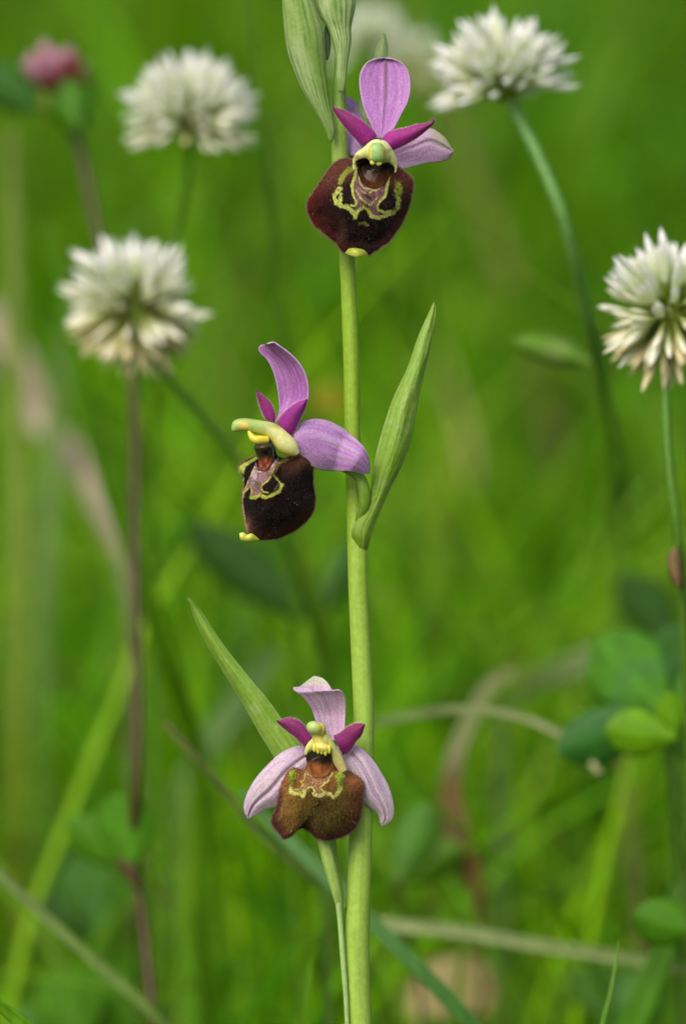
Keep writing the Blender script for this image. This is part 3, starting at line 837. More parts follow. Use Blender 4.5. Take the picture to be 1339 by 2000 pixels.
loft('column', T(Z2, (66, 775), (72, 748), (95, 728), (150, 721), (250, 735), (332, 755), (400, 806), (452, 862), (474, 925)),
     T(Z2, (70, 798), (84, 803), (128, 797), (168, 800), (215, 812), (268, 826), (306, 862), (345, 915), (400, 940), (448, 945)),
     lambda u, v: -2.2 + 0.6 * v, beak_col, M_column, f2, SHIFT, 70, 28, closed=True, thick=0.9)
tube('pollen_sac', [Z2(168, 792) + (-2.2, 3), Z2(180, 820) + (-2.4, 5.5), Z2(205, 846) + (-2.6, 8.5), Z2(240, 850) + (-2.5, 9), Z2(285, 848) + (-2.2, 7)], plain(lin(204, 192, 62), 0.15), M_column, f2, SHIFT, n=20, m=10)
loft('lip_appendage', T(Z2, (116, 1402), (140, 1400), (158, 1412), (190, 1406), (232, 1440)), T(Z2, (112, 1412), (124, 1446), (165, 1457), (205, 1452), (234, 1444)),
     lambda u, v: -0.6 + 0.6 * v, lambda u, v, px, py: mixc(lin(200, 206, 96), lin(166, 178, 44), np.clip(v, 0, 1)), M_column, f2, SHIFT, 30, 16, closed=True, thick=1.0)
finish_flower(f2, lip2, d2, [(p2a, 50, 21), (p2b, 50, 25)], 9000, lin(150, 118, 84), 0.00028)

# ============================ lowest flower
f3 = ov([(665, 1785, 4.2, 5), (661, 1762, 3.8, 8), (655, 1735, 3.2, 10.5), (641, 1680, 2.6, 12.5), (630, 1630, 2.8, 13), (626, 1570, 4.8, 13), (628, 1515, 6.0, 11), (630, 1490, 5.0, 7)], lin(150, 178, 92), lin(140, 168, 72))
f3['label'] = 'lowest flower facing front with pale drooping sepals and an olive-brown square lip'
loft('sepal', T(Z3, (870, 900), (840, 835), (815, 785), (790, 720), (742, 652), (692, 607), (677, 585), (715, 580), (755, 550), (796, 520)),
     T(Z3, (935, 900), (975, 840), (985, 740), (986, 665), (962, 612), (912, 602), (895, 578), (870, 545), (840, 526), (802, 518)),
     lambda u, v: 2.4 - 1.6 * sstep(0.3, 0.65, v) + 2.4 * sstep(0.68, 1.0, v) + 0.9 * (1 - u * u) * (1 - v) - 0.5 * np.exp(-((v - 0.66) / 0.07) ** 2),
     lambda u, v, px, py: mixc(sepal_color(32, lin(200, 152, 198), lin(228, 208, 220), lin(140, 110, 120), 0.7, 0.2)(u, v, px, py), lin(200, 206, 170), sstep(0.72, 0.86, v) * 0.75), M_sepal, f3, SHIFT, 90, 41)
loft('sepal', T(Z3, (760, 935), (690, 936), (600, 977), (520, 1050), (450, 1130), (402, 1218), (383, 1282), (389, 1335), (408, 1362)), T(Z3, (770, 1040), (740, 1120), (680, 1200), (620, 1280), (560, 1302), (510, 1315), (465, 1342), (430, 1360), (412, 1364)),
     lambda u, v: 2.6 + 1.4 * v - 1.5 * (1 - u * u) * np.sin(math.pi * v) * 0.8 + 0.5 * np.exp(-(u / 0.12) ** 2), sepal_color(36, lin(200, 162, 202), lin(226, 214, 212), lin(158, 148, 110), 0.6, 0.55), M_sepal, f3, SHIFT, 80, 41)
loft('sepal', T(Z3, (930, 950), (985, 1060), (1030, 1150), (1050, 1240), (1078, 1272), (1130, 1302), (1178, 1342), (1196, 1404)), T(Z3, (960, 905), (1040, 926), (1095, 958), (1155, 1022), (1212, 1110), (1255, 1200), (1276, 1300), (1268, 1366), (1238, 1396), (1202, 1408)),
     lambda u, v: 2.4 + 1.2 * v - 1.5 * (1 - u * u) * np.sin(math.pi * v) * 0.8 + 0.4 * np.exp(-((u - 0.1) / 0.1) ** 2), sepal_color(39, lin(200, 164, 202), lin(224, 212, 212), lin(158, 150, 112), 0.5, 0.5), M_sepal, f3, SHIFT, 80, 41)
p3a = loft('petal', T(Z3, (742, 937), (700, 892), (640, 846), (598, 810), (580, 790)), T(Z3, (792, 884), (745, 812), (700, 776), (640, 767), (584, 783)),
           lambda u, v: 0.8 - 1.2 * v + 0.6 * u * u, petal_color(41, lin(146, 40, 120), lin(146, 62, 108)), M_petal, f3, SHIFT, 50, 25)
p3b = loft('petal', T(Z3, (912, 872), (955, 852), (1000, 817), (1058, 797), (1098, 804)), T(Z3, (972, 990), (1018, 962), (1048, 912), (1084, 868), (1102, 812)),
           lambda u, v: 0.8 - 1.2 * v + 0.6 * u * u, petal_color(44, lin(128, 28, 104), lin(134, 44, 92)), M_petal, f3, SHIFT, 50, 25)
out3 = T(Z3, (650, 1088), (680, 1068), (742, 1080), (775, 1030), (850, 1000), (925, 1040), (955, 1080), (1000, 1084), (1045, 1112), (1091, 1150), (1086, 1220), (1080, 1300), (1065, 1380), (1012, 1450), (940, 1482), (870, 1490),
         (815, 1480), (782, 1446), (732, 1420), (692, 1434), (662, 1468), (625, 1484), (598, 1462), (550, 1398), (552, 1365), (582, 1295), (600, 1200), (622, 1135))
thr3 = T(Z3, (748, 985), (800, 960), (880, 962), (930, 980), (938, 1015), (905, 1075), (870, 1112), (825, 1122), (785, 1108), (765, 1060))


def lipcol3(x, y, rr):
    X = (x - 510) * 5.8217; Y = (y - 1400) * 5.8217
    c = np.repeat(lin(92, 74, 24)[None], len(x), 0)
    c = mixc(c, lin(130, 96, 44), sstep(500, 300, X) * 0.8)
    c = mixc(c, lin(122, 72, 44), sstep(900, 1100, X) * 0.8)
    c = mixc(c, lin(140, 92, 50), sstep(900, 700, Y) * 0.8)
    c = mixc(c, lin(74, 64, 18), np.exp(-(((X - 720) / 260) ** 2 + ((Y - 1060) / 130) ** 2)) * 0.6)
    c = mixc(c, lin(66, 28, 24), sstep(0.72, 0.98, rr) * sstep(950, 1250, Y))
    c = mixc(c, lin(74, 36, 34), sstep(0.8, 1.0, rr) * sstep(420, 250, X) * sstep(750, 1000, Y))
    c = mixc(c, lin(156, 128, 76), np.exp(-(line_dist(x, y, T(Z6, (270, 930), (235, 1040), (225, 1140))) / 2.2) ** 2) * 0.5)
    c = c * (1 + 0.28 * vnoise(x / 1.8, y / 5, 22))[..., None]
    z = lambda *p: T(Z6, *p)
    c = paint(c, x, y, 'poly', z((505, 600), (490, 760), (455, 830), (495, 850), (540, 800), (600, 815), (630, 880), (690, 880), (672, 800), (760, 725), (800, 620), (700, 690), (560, 680)), 0, lin(150, 112, 82), 2, 1, 25)
    Y3 = lin(188, 184, 112)
    c = paint(c, x, y, 'line', z((335, 800), (325, 855), (400, 870), (440, 865), (475, 905), (490, 850)), 8, Y3, 1.4, 1.6, 26)
    c = paint(c, x, y, 'line', z((480, 905), (496, 840), (540, 798), (590, 805), (602, 850), (605, 880)), 3.6, Y3, 1.2, .7, 27)
    c = paint(c, x, y, 'line', z((600, 872), (660, 905), (720, 868), (780, 882), (822, 915), (870, 865), (905, 815)), 8.5, Y3, 1.5, 1.8, 28)
    c = paint(c, x, y, 'line', z((365, 830), (440, 825), (475, 770), (450, 740), (485, 720), (498, 640)), 3.4, lin(190, 168, 110), 1.2, .9, 29)
    c = paint(c, x, y, 'line', z((715, 860), (668, 805), (710, 765), (765, 725), (775, 690), (810, 640)), 3.2, lin(194, 180, 112), 1.1, .6, 30)
    c = paint(c, x, y, 'poly', z((310, 610), (350, 590), (395, 640), (375, 740), (335, 800)), 0, lin(140, 158, 50), 2.5, 1, 31)
    c = paint(c, x, y, 'poly', z((835, 640), (890, 612), (965, 630), (935, 720), (925, 820), (870, 870), (865, 760)), 0, lin(148, 164, 64), 4, 1.6, 32)
    c = paint(c, x, y, 'line', z((520, 610), (545, 660), (660, 700), (740, 650), (830, 540)), 2.4, lin(196, 176, 150), 1.2, .5, 33)
    c = paint(c, x, y, 'line', z((1020, 1170), (1075, 1215)), 1.6, lin(170, 150, 130), 1, .2, 34)
    return c


def rel3(x, y, rr):
    horns = -1.9 * np.exp(-(((x - Z6(345, 0)[0]) / 7) ** 2 + ((y - Z6(0, 660)[1]) / 12) ** 2)) - 1.9 * np.exp(-(((x - Z6(895, 0)[0]) / 8) ** 2 + ((y - Z6(0, 680)[1]) / 14) ** 2))
    fold = 0.7 * np.exp(-((x - Z6(480, 0)[0]) / 12) ** 2) * sstep(1560, 1620, y)
    rim = -0.9 * sstep(0.8, 1.0, rr) * sstep(1590, 1630, y)
    return horns + fold + rim + 0.25 * vnoise(x / 26, y / 26, 26, 2)


lip3, d3 = lip(out3, np.array(Z3(835, 1265)), 3.9, (thr3, 1.6, 9), 'lip', f3, lipcol3, rel3, power=2.8, back=1.4)
throat('throat', thr3, np.array(Z3(845, 1035)), lambda px, py, rr: lip_depth_at(d3, px, py) - 0.3, lin(30, 28, 8), lin(128, 76, 28), Z3(0, 1034)[1], f3, None)
loft('column_hood', T(Z3, (745, 985), (748, 950), (765, 915), (792, 885), (820, 850), (865, 835), (905, 890), (940, 950), (975, 1010), (1000, 1078)),
     T(Z3, (757, 990), (765, 972), (790, 960), (810, 962), (840, 975), (870, 975), (892, 965), (905, 990), (918, 1040), (955, 1098)),
     lambda u, v: -0.6 + 0.4 * np.cos(v * 2 * math.pi), lambda u, v, px, py: mixc(lin(206, 204, 122), lin(196, 176, 116), sstep(0.6, 1, v)) * (1 + 0.06 * vnoise(px / 4, py / 4, 5))[..., None], M_column, f3, SHIFT, 60, 20, closed=True, thick=0.8)
loft('column', T(Z3, (800, 840), (790, 880), (795, 915), (790, 940), (800, 960)), T(Z3, (868, 840), (856, 880), (880, 920), (912, 950), (905, 975)),
     lambda u, v: -2.0 + 0.3 * v, lambda u, v, px, py: mixc(lin(214, 198, 62), lin(228, 222, 150), np.exp(-(np.sin(u * 6)) ** 2 * 3) * 0.6) * (1 - 0.15 * sstep(0.6, 1, v))[..., None], M_column, f3, SHIFT, 30, 20, closed=True, thick=0.8)
knob('column_tip', Z3(801, 826), 15.5, 13, 1.0, -2.9, lambda x, y, z: mixc(lin(168, 188, 112), lin(212, 192, 92), sstep(0.0, 0.9, x)), f3, tilt=0.3)
knob('column_tip', Z3(838, 835), 11, 13, 0.8, -2.2, lambda x, y, z: mixc(lin(180, 190, 96), lin(206, 170, 80), sstep(0, 0.9, x)), f3)
for k, (x, y) in enumerate(((803, 944), (824, 950), (846, 958), (868, 962), (890, 954))):
    knob('pollen_sac', Z3(x, y), 4.2, 9 + (k % 2) * 1.5, 0.35, -2.3, lambda x, y, z: np.broadcast_to(lin(214, 200, 70), x.shape + (3,)), f3)
finish_flower(f3, lip3, d3, [(p3a, 50, 25), (p3b, 50, 25)], 11000, lin(140, 96, 84), 0.00032)

# basal leaves of the orchid, under the frame
for k, (ang, L) in enumerate(((-2.4, 0.07), (-0.5, 0.06), (0.9, 0.065), (2.6, 0.055))):
    n, m = 20, 9
    t = np.linspace(0, 1, n)[:, None]; u = np.linspace(-1, 1, m)[None]
    w = 0.010 * np.sin(math.pi * (0.08 + 0.92 * t)) ** 0.8
    x = L * t * math.cos(ang) - u * w * math.sin(ang); y = L * t * math.sin(ang) + u * w * math.cos(ang)
    z = 0.006 + 0.03 * t - 0.035 * t ** 2 + 0.004 * u * u
    add_mesh('basal_leaf', np.stack(np.broadcast_arrays(x, y, z), -1).reshape(-1, 3), grid_faces(n, m), np.repeat(lin(96, 136, 66)[None], n * m, 0), M_leaf, orchid)


# ------------------------------------------------------------------ clovers
def floret_mesh(name, L, wid, droop, c_cal, c_mid, c_tip, seed):
    """pea-flower: green calyx tube, keel and a folded standard that opens towards its tip. Points along +Z, opens to +X"""
    n, m = 9, 8
    t = np.linspace(0, 1, n)[:, None]; th = np.linspace(0, 2 * math.pi, m, endpoint=False)[None]
    prof = np.interp(t, [0, 0.08, 0.3, 0.42, 0.7, 0.9, 1.0], [0.3, 0.62, 0.66, 0.62, 1.0, 0.62, 0.06]) * wid / 2
    x = prof * np.cos(th) * 0.62; y = prof * np.sin(th); z = L * t + 0 * th
    x = x + droop * L * t ** 2
    c = mixc(np.asarray(c_cal), np.asarray(c_mid), sstep(0.2, 0.52, t + 0 * th))
    c = mixc(c, np.asarray(c_tip), sstep(0.46, 0.72, t + 0 * th))
    V = [np.stack([x, y, z], -1).reshape(-1, 3)]; C = [c.reshape(-1, 3)]; F = [grid_faces(n, m, True)]
    # keel: a second, shorter tongue in front
    n2 = 6; t2 = np.linspace(0.35, 0.86, n2)[:, None]; u2 = np.linspace(-1, 1, 4)[None]
    w2 = wid * 0.42 * np.sin(math.pi * np.clip((t2 - 0.2) / 0.7, 0, 1)) + 0.00008
    x2 = droop * L * t2 ** 2 - wid * (0.36 + 0.5 * (t2 - 0.35)) * (1 - 0.4 * u2 * u2); y2 = w2 * u2; z2 = L * t2 + 0 * u2
    V.append(np.stack(np.broadcast_arrays(x2, y2, z2), -1).reshape(-1, 3)); C.append(np.repeat(np.asarray(c_mid)[None] * 0.5 + np.asarray(c_tip)[None] * 0.5, n2 * 4, 0)); F.append(grid_faces(n2, 4) + n * m)
    o = add_mesh(name, np.vstack(V), np.vstack(F), np.vstack(C), M_floret)
    me = o.data; bpy.data.objects.remove(o)
    return me


CAL, CREAM, WHITE = lin(140, 160, 44), lin(222, 234, 170), lin(252, 254, 244)
FRESH = [floret_mesh('floret', 0.0090 * s, 0.00132, d, CAL, CREAM, WHITE, k) for k, (s, d) in enumerate(((1.0, 0.05), (0.90, 0.16), (1.06, -0.08), (0.84, 0.02)))]
WILT = [floret_mesh('floret', 0.0086 * s, 0.0011, d, lin(138, 152, 60), lin(196, 192, 112), lin(228, 218, 168), k) for k, (s, d) in enumerate(((1.0, 0.2), (0.9, 0.3), (0.95, 0.1)))]
PINKF = [floret_mesh('floret', 0.0076 * s, 0.0022, d, lin(120, 66, 50), lin(176, 112, 124), lin(206, 154, 176), k) for k, (s, d) in enumerate(((1.0, 0.06), (0.85, 0.1)))]
CREAMF = [floret_mesh('floret', 0.0086 * s, 0.00115, d, lin(150, 165, 66), lin(222, 228, 168), lin(248, 247, 228), k) for k, (s, d) in enumerate(((1.0, 0.15), (0.92, 0.05)))]
REDF = [floret_mesh('floret', 0.006, 0.0022, 0.1, lin(120, 100, 50), lin(140, 64, 60), lin(150, 74, 74), 0)]


def frame_to(d, spin):
    q = Vector(d).to_track_quat('Z', 'X')
    return q.to_matrix().to_4x4() @ Matrix.Rotation(spin, 4, 'Z')


def clover(px, py, b, label, axis, stem_path, stem_r, count, max_ang, wilt_from, size=1.0, stem_c=G_MID, stem_c2=None, group=None, core=0.0026, drift=(0, 0), fresh=FRESH, wilt=WILT, name='white_clover', cat='clover', hang=0.5, gap=0.0):
    """flower head centred on a pixel. axis: direction the head points to (camera right, up, towards lens)"""
    c = P(px, py, b)
    a = axis[0] * AX_R + axis[1] * AX_U - axis[2] * AX_F; a /= np.linalg.norm(a)
    last = stem_path[-1]
    foot = P(*last[:3]); base = np.array([foot[0] + drift[0], foot[1] + drift[1], 0.0])
    rt = root(name, base, label, cat, group)
    path = [(q[0], q[1], q[2], stem_r) for q in stem_path]
    tl = tail_to_ground(*last[:3], stem_r * mm_px(last[2]) / 1000, drift)
    tube('stem', path, plain(stem_c, 0.12, 3, stem_c2, 9), M_cstem, rt, base, n=50, m=10, world_tail=tl)
    # receptacle the florets sit on
    n, m = 10, 12
    th = np.linspace(0, math.pi, n)[:, None]; ph = np.linspace(0, 2 * math.pi, m, endpoint=False)[None]
    sp = np.stack(np.broadcast_arrays(np.sin(th) * np.cos(ph), np.sin(th) * np.sin(ph), np.cos(th)), -1).reshape(-1, 3) * core * size
    R = np.array(frame_to(a, 0).to_3x3())
    head = add_mesh('flower_head', sp @ R.T + c, grid_faces(n, m, True), np.repeat(lin(112, 124, 34)[None], n * m, 0), M_cstem, rt, base)
    ga = math.pi * (3 - math.sqrt(5))
    for k in range(count):
        f = (k + 0.5) / count
        ang = math.acos(1 - f * (1 - math.cos(max_ang)))
        ang += random.gauss(0, 0.05); phi = k * ga + random.gauss(0, 0.10)
        ld = np.array([math.sin(ang) * math.cos(phi), math.sin(ang) * math.sin(phi), math.cos(ang)])
        d = R @ ld
        if gap and float(d @ -AX_F) > gap and random.random() < 0.9:
            continue
        age = ang - wilt_from + random.gauss(0, 0.22)
        old = age > 0
        dd = d.copy()
        if old:
            dd = dd + np.array([0, 0, -hang * random.uniform(0.5, 1.2)])
        elif ang > 1.0:
            dd = dd + a * 0.12
        dd = dd + np.array([random.gauss(0, 0.085) for _ in range(3)])
        dd /= np.linalg.norm(dd)
        me = random.choice(wilt if age > 0.35 or (old and wilt is not WILT) else (CREAMF if old or (age > -0.25 and wilt is WILT) else fresh))
        o = bpy.data.objects.new('floret', me); col.objects.link(o); o.parent = head
        pos = c + d * core * size * 0.85 - base
        s = size * random.uniform(0.82, 1.1)
        # fold the standard towards the head's axis
        M = frame_to(dd, 0)
        side = np.array(M.to_3x3()).T @ a
        spin = math.atan2(side[1], side[0])
        o.matrix_basis = Matrix.Translation(pos) @ M @ Matrix.Rotation(spin + random.gauss(0, 0.25), 4, 'Z') @ Matrix.Scale(s, 4)
    return rt, base


LEAF_K = np.array([1.45, 1.2, 0.6])


def leaflet(left, right, b, c, parent, base, fold=2.0, tilt=(0, 0), chevron=None, m_=None, name='leaflet'):
    if m_ is None:
        c = c * LEAF_K

    def cf(u, v, px, py):
        k = c * (1 + 0.14 * vnoise(u * 3, v * 4, 7))[..., None]
        veins = np.exp(-(np.sin((v - 0.35 * np.abs(u)) * 26)) ** 2 * 9) * 0.18
        k = mixc(k, c * 1.5 + 0.01, np.clip(veins + 0.35 * np.exp(-(u / 0.05) ** 2), 0, 1))
        if chevron is not None:
            k = mixc(k, chevron, np.exp(-((v - 0.55 + 0.18 * np.abs(u)) / 0.06) ** 2) * 0.5)
        return k
    return loft(name, left, right, lambda u, v: b + fold * (np.abs(u) ** 1.5) * np.sin(math.pi * np.clip(v, 0, 1)) + tilt[0] * u + tilt[1] * v, cf, m_ or M_leaf, parent, base, 22, 11, solid=0.00018)


def obovate(x0, y0, x1, y1, w, shape=0.58):
    """outlines of a leaflet from its base to its tip"""
    a = np.array([x0, y0], float); b = np.array([x1, y1], float); d = b - a; n = np.array([d[1], -d[0]]) / np.linalg.norm(d)
    ts = [0, 0.1, 0.3, shape, 0.8, 0.93, 1.0]; ws = [0.05, 0.3, 0.75, 1.0, 0.8, 0.42, 0.03]
    return [tuple(a + d * t + n * w / 2 * k) for t, k in zip(ts, ws)], [tuple(a + d * t - n * w / 2 * k) for t, k in zip(ts, ws)]


# top right head, seen from a little below
rC, bC = clover(985, 166, 72, 'white clover head leaning left on a long arched stem, above the narrow folded leaf', (-0.16, 0.90, 0.05),
                [(987, 172, 72), (1006, 220, 71), (1050, 305, 68), (1098, 425, 66), (1132, 560, 72), (1162, 690, 86), (1186, 790, 130), (1205, 900, 200), (1215, 1050, 280)], 11, 175, 1.86, 3.0, 1.0, lin(98, 142, 70), lin(92, 138, 22), 'white clover flowers', hang=0.2)
# upper left
clover(370, 234, 108, 'white clover head with fresh domed florets standing above the browning white head', (0.05, 0.85, 0.15),
       [(376, 260, 108), (368, 330, 112), (350, 440, 118), (318, 600, 124), (304, 760, 130), (300, 1000, 145), (300, 1200, 160)], 6, 175, 1.95, 1.8, 1.0, lin(84, 130, 30), None, 'white clover flowers', hang=0.25)
# mid left, browning below
clover(262, 600, 92, 'white clover head with tan withered lower florets, beside a dark red-brown stem', (0.0, 0.72, 0.36),
       [(265, 610, 90), (290, 680, 92), (330, 738, 94), (390, 810, 100), (450, 880, 106), (520, 990, 118), (580, 1120, 130), (630, 1300, 150)], 8, 185, 2.8, 1.40, 1.06, lin(84, 130, 36), None, 'white clover flowers', hang=0.35, gap=0.92)
# right edge
rD, bD = clover(1308, 614, 40, 'crisp white clover head with long drooping tan lower florets on an upright stem', (0.05, 0.80, 0.30),
                [(1307, 630, 40), (1300, 710, 38), (1299, 790, 37), (1305, 900, 36), (1318, 1010, 36), (1326, 1090, 38), (1336, 1250, 42), (1345, 1450, 48), (1352, 1700, 56), (1350, 2050, 64)], 9.5, 170, 2.7, 1.50, 1.06, lin(80, 128, 26), lin(90, 110, 40), 'white clover flowers', hang=0.5, gap=0.955)
loft('stipule', [(1312, 1140), (1302, 1110), (1304, 1080), (1318, 1066)], [(1334, 1150), (1332, 1110), (1330, 1085), (1322, 1066)], lambda u, v: 36 - 1.0 * (1 - u * u), plain(lin(104, 80, 46), 0.2, 2, lin(130, 112, 66)), M_dry, rD, bD, 16, 9)
# the two blurred heads behind the top flower
clover(724, 84, 250, 'far blurred white clover head just behind the topmost orchid flower', (0, 0.9, 0.2), [(724, 95, 250), (730, 300, 270), (735, 600, 320)], 8, 70, 2.0, 3.0, 0.72, G_MID, None, 'far blurred clovers', hang=0.2)
clover(806, 128, 280, 'far blurred yellowish clover head between the topmost orchid flower and the arched-stem clover', (0.1, 0.8, 0.3), [(806, 140, 280), (815, 350, 300), (830, 650, 350)], 8, 60, 2.2, 1.2, 0.68, G_MID, None, 'far blurred clovers', hang=0.4)
# pink one
rP, bP = clover(114, 200, 150, 'small pink clover with few open florets on a thin dark red-brown stem', (-0.05, 0.95, 0.1),
                [(116, 208, 150), (136, 244, 150), (152, 280, 150), (170, 350, 148), (190, 450, 144), (225, 600, 138), (255, 720, 130), (266, 850, 122), (264, 1050, 114), (267, 1300, 106), (268, 1480, 100), (262, 1600, 100), (266, 1700, 104), (285, 1850, 96), (300, 2000, 90)], 9.5, 20, 1.05, 0.74, 1.0,
                lin(66, 54, 22), lin(74, 42, 18), None, core=0.0030, fresh=PINKF, wilt=REDF, name='pink_clover', hang=-0.4)
loft('calyx_leaf', [(150, 262), (112, 238), (90, 215), (84, 195), (96, 186)], [(158, 262), (176, 232), (186, 190), (178, 150), (160, 128)], lambda u, v: 147 - 3 * (1 - u * u) + 2 * v, plain(lin(78, 134, 14), 0.15), M_leaf, rP, bP, 24, 13)
leaflet(*obovate(80, 218, -40, 130, 90), 156, lin(52, 104, 50), rP, bP, 2)
loft('node_sheath', [(268, 1740), (244, 1715), (228, 1690), (232, 1678)], [(276, 1730), (272, 1700), (268, 1680), (240, 1676)], lambda u, v: 102 - 2 * (1 - u * u), plain(lin(96, 72, 46), 0.2), M_dry, rP, bP, 14, 9)


def clover_leaf(label, leaflets, petiole, c=None, group='clover leaves low in the grass', drift=(0, 0), pc=lin(78, 116, 34), name='clover_leaf', cat='leaf'):
    """leaflets: (x0, y0, x1, y1, width, b, colour[, fold]); petiole: pixel path down from the leaflets' base"""
    last = petiole[-1]
    foot = P(*last[:3]); base = np.array([foot[0] + drift[0], foot[1] + drift[1], 0.0])
    rt = root(name, base, label, cat, group)
    r = 5.0
    tube('petiole', [(*q, r) for q in petiole], plain(pc, 0.1), M_cstem, rt, base, n=30, m=8, world_tail=tail_to_ground(*last, r * mm_px(last[2]) / 1000, drift))
    for q in leaflets:
        leaflet(*obovate(*q[:4], q[4] * 1.15), q[5], q[6], rt, base, 0.45 * (q[7] if len(q) > 7 else 2.5), chevron=q[8] if len(q) > 8 else None)
    return rt


DT, MG, BG = lin(44, 88, 36), lin(74, 140, 50), lin(92, 150, 8)
# leaf on the stem of the arched clover
leaflet(*obovate(1166, 712, 998, 664, 54, 0.5), 92, lin(92, 140, 60), rC, bC, 1.6, chevron=lin(160, 170, 120))
leaflet(*obovate(1166, 710, 1052, 646, 26, 0.5), 98, lin(84, 132, 50), rC, bC, 1.2)
clover_leaf('dark teal lance-shaped clover leaf below the side-facing orchid flower', [(610, 1215, 362, 1022, 92, 190, DT, 4), (612, 1218, 700, 1060, 60, 205, lin(52, 100, 40), 4)], [(610, 1212, 192), (630, 1330, 196), (640, 1500, 205)])
clover_leaf('dark narrow clover leaf above the round green leaflets', [(1320, 1262, 1208, 1122, 84, 185, DT, 3)], [(1320, 1258, 186), (1330, 1400, 190), (1335, 1600, 195)])
clover_leaf('three-part clover leaf with round bluish green leaflets over the bright green one', [(1302, 1402, 1165, 1245, 138, 96, MG, 3, lin(96, 150, 90)), (1304, 1400, 1335, 1215, 120, 104, lin(46, 102, 38), 3, lin(90, 140, 80)), (1300, 1402, 1400, 1330, 90, 100, MG, 3)],
            [(1302, 1396, 98), (1310, 1480, 97), (1326, 1620, 100), (1332, 1750, 104)])
clover_leaf('clover leaf with one shiny teal pointed leaflet beside the dry arching blade', [(1285, 1392, 1086, 1470, 98, 84, lin(44, 104, 44), 3), (1280, 1395, 1380, 1480, 70, 92, lin(52, 110, 40), 3)], [(1278, 1390, 86), (1300, 1480, 90), (1318, 1650, 96), (1324, 1800, 100)])
clover_leaf('bright yellow-green clover leaf under the round bluish leaflets', [(1322, 1440, 1180, 1424, 82, 70, BG, 2.5), (1318, 1434, 1305, 1350, 60, 72, BG, 2.5), (1318, 1438, 1400, 1400, 70, 74, BG, 2.5)], [(1316, 1434, 72), (1322, 1520, 74), (1330, 1700, 80)])
clover_leaf('wide bluish green clover leaf behind the base of the lowest orchid flower', [(775, 1725, 846, 1566, 78, 128, lin(70, 124, 52), 3), (772, 1722, 716, 1600, 70, 140, lin(80, 132, 24), 3), (778, 1726, 905, 1650, 66, 140, lin(76, 128, 22), 3)], [(775, 1718, 114), (790, 1800, 118), (815, 1900, 124), (825, 2000, 128)], pc=lin(70, 62, 34))
clover_leaf('round green clover leaf at the joint of the dark red-brown stem', [(262, 1690, 232, 1548, 100, 100, lin(64, 124, 18), 3), (258, 1690, 130, 1600, 80, 116, lin(70, 126, 26), 3)], [(262, 1686, 102), (268, 1740, 106), (260, 1900, 116)])
clover_leaf('large blurred teal clover leaf left of the dark red-brown stem', [(205, 1830, 180, 1650, 140, 225, lin(64, 114, 62), 4), (200, 1832, 60, 1780, 110, 235, lin(44, 88, 34), 4), (204, 1834, 250, 1960, 100, 225, lin(66, 118, 34), 4)], [(204, 1826, 206), (210, 1920, 208), (212, 2050, 212)])
clover_leaf('blurred green clover leaf near the pale slanting grass stem', [(160, 2040, 120, 1890, 130, 140, lin(66, 122, 22), 3), (165, 2040, 240, 1900, 120, 145, lin(70, 128, 20), 3), (162, 2040, 20, 2000, 110, 150, lin(60, 116, 40), 3)], [(162, 2036, 142), (165, 2150, 145)])
clover_leaf('low green clover leaf right of the pale lying straw', [(1360, 1822, 1236, 1786, 84, 70, lin(66, 124, 20), 3), (1362, 1820, 1350, 1710, 90, 84, lin(66, 118, 50), 3)], [(1358, 1820, 72), (1362, 1950, 76)])
clover_leaf('small bluish clover leaf behind the pale lying straw', [(1180, 1990, 1150, 1880, 96, 150, lin(64, 114, 50), 3), (1182, 1992, 1290, 1930, 100, 150, lin(62, 116, 58), 3)], [(1180, 1986, 150), (1184, 2100, 152)])


# ------------------------------------------------------------------ single blades and dry stalks one can pick out
def blade(name, label, path, c, c2=None, cat='grass', group=None, material=None, fold=0.25, mid=None, ground=True, drift=(0, 0), tipfirst=True):
    """path of (px, py, b, width_px), first point is the tip; the last one goes on to the ground"""
    s = spline(path, 40)
    p = P(s[:, 0], s[:, 1], s[:, 2]); w = s[:, 3] * mm_px(s[:, 2]) / 1000 / 2
    if ground:
        t = tail_to_ground(path[-1][0], path[-1][1], path[-1][2], w[-1], drift, 5, 0.8)
        p = np.vstack([p, [q[:3] for q in t]]); w = np.concatenate([w, [q[3] for q in t]])
    tg = np.gradient(p, axis=0); tg /= np.linalg.norm(tg, axis=1)[:, None] + 1e-9
    side = np.cross(tg, AX_F); side /= np.linalg.norm(side, axis=1)[:, None] + 1e-9
    nrm = np.cross(side, tg)
    nrm *= np.sign(-(nrm @ AX_F))[:, None]
    u = np.linspace(-1, 1, 5)
    tw = 0.35 * np.sin(np.linspace(0, 3, len(p)) + path[0][0])
    sd = side * np.cos(tw)[:, None] + nrm * np.sin(tw)[:, None]
    w = w / np.maximum(np.cos(tw), 0.5)
    V = p[:, None, :] + sd[:, None, :] * (w[:, None, None] * u[None, :, None]) + nrm[:, None, :] * (fold * w[:, None, None] * (np.abs(u)[None, :, None] - 0.5))
    v = np.linspace(0, 1, len(p))[:, None] + 0 * u[None]
    cc = plain(c, 0.14, int(path[0][0]) % 50, c2, 12)(np.broadcast_to(u, v.shape), v if mid is None else sstep(mid - 0.08, mid + 0.08, v))
    base = p[-1].copy(); base[2] = max(base[2], 0) if not ground else 0.0
    o = add_mesh(name, V.reshape(-1, 3), grid_faces(len(p), 5), cc.reshape(-1, 3), material or M_blade, None, base, True, 0.00015)
    return tag(o, label, cat, group)


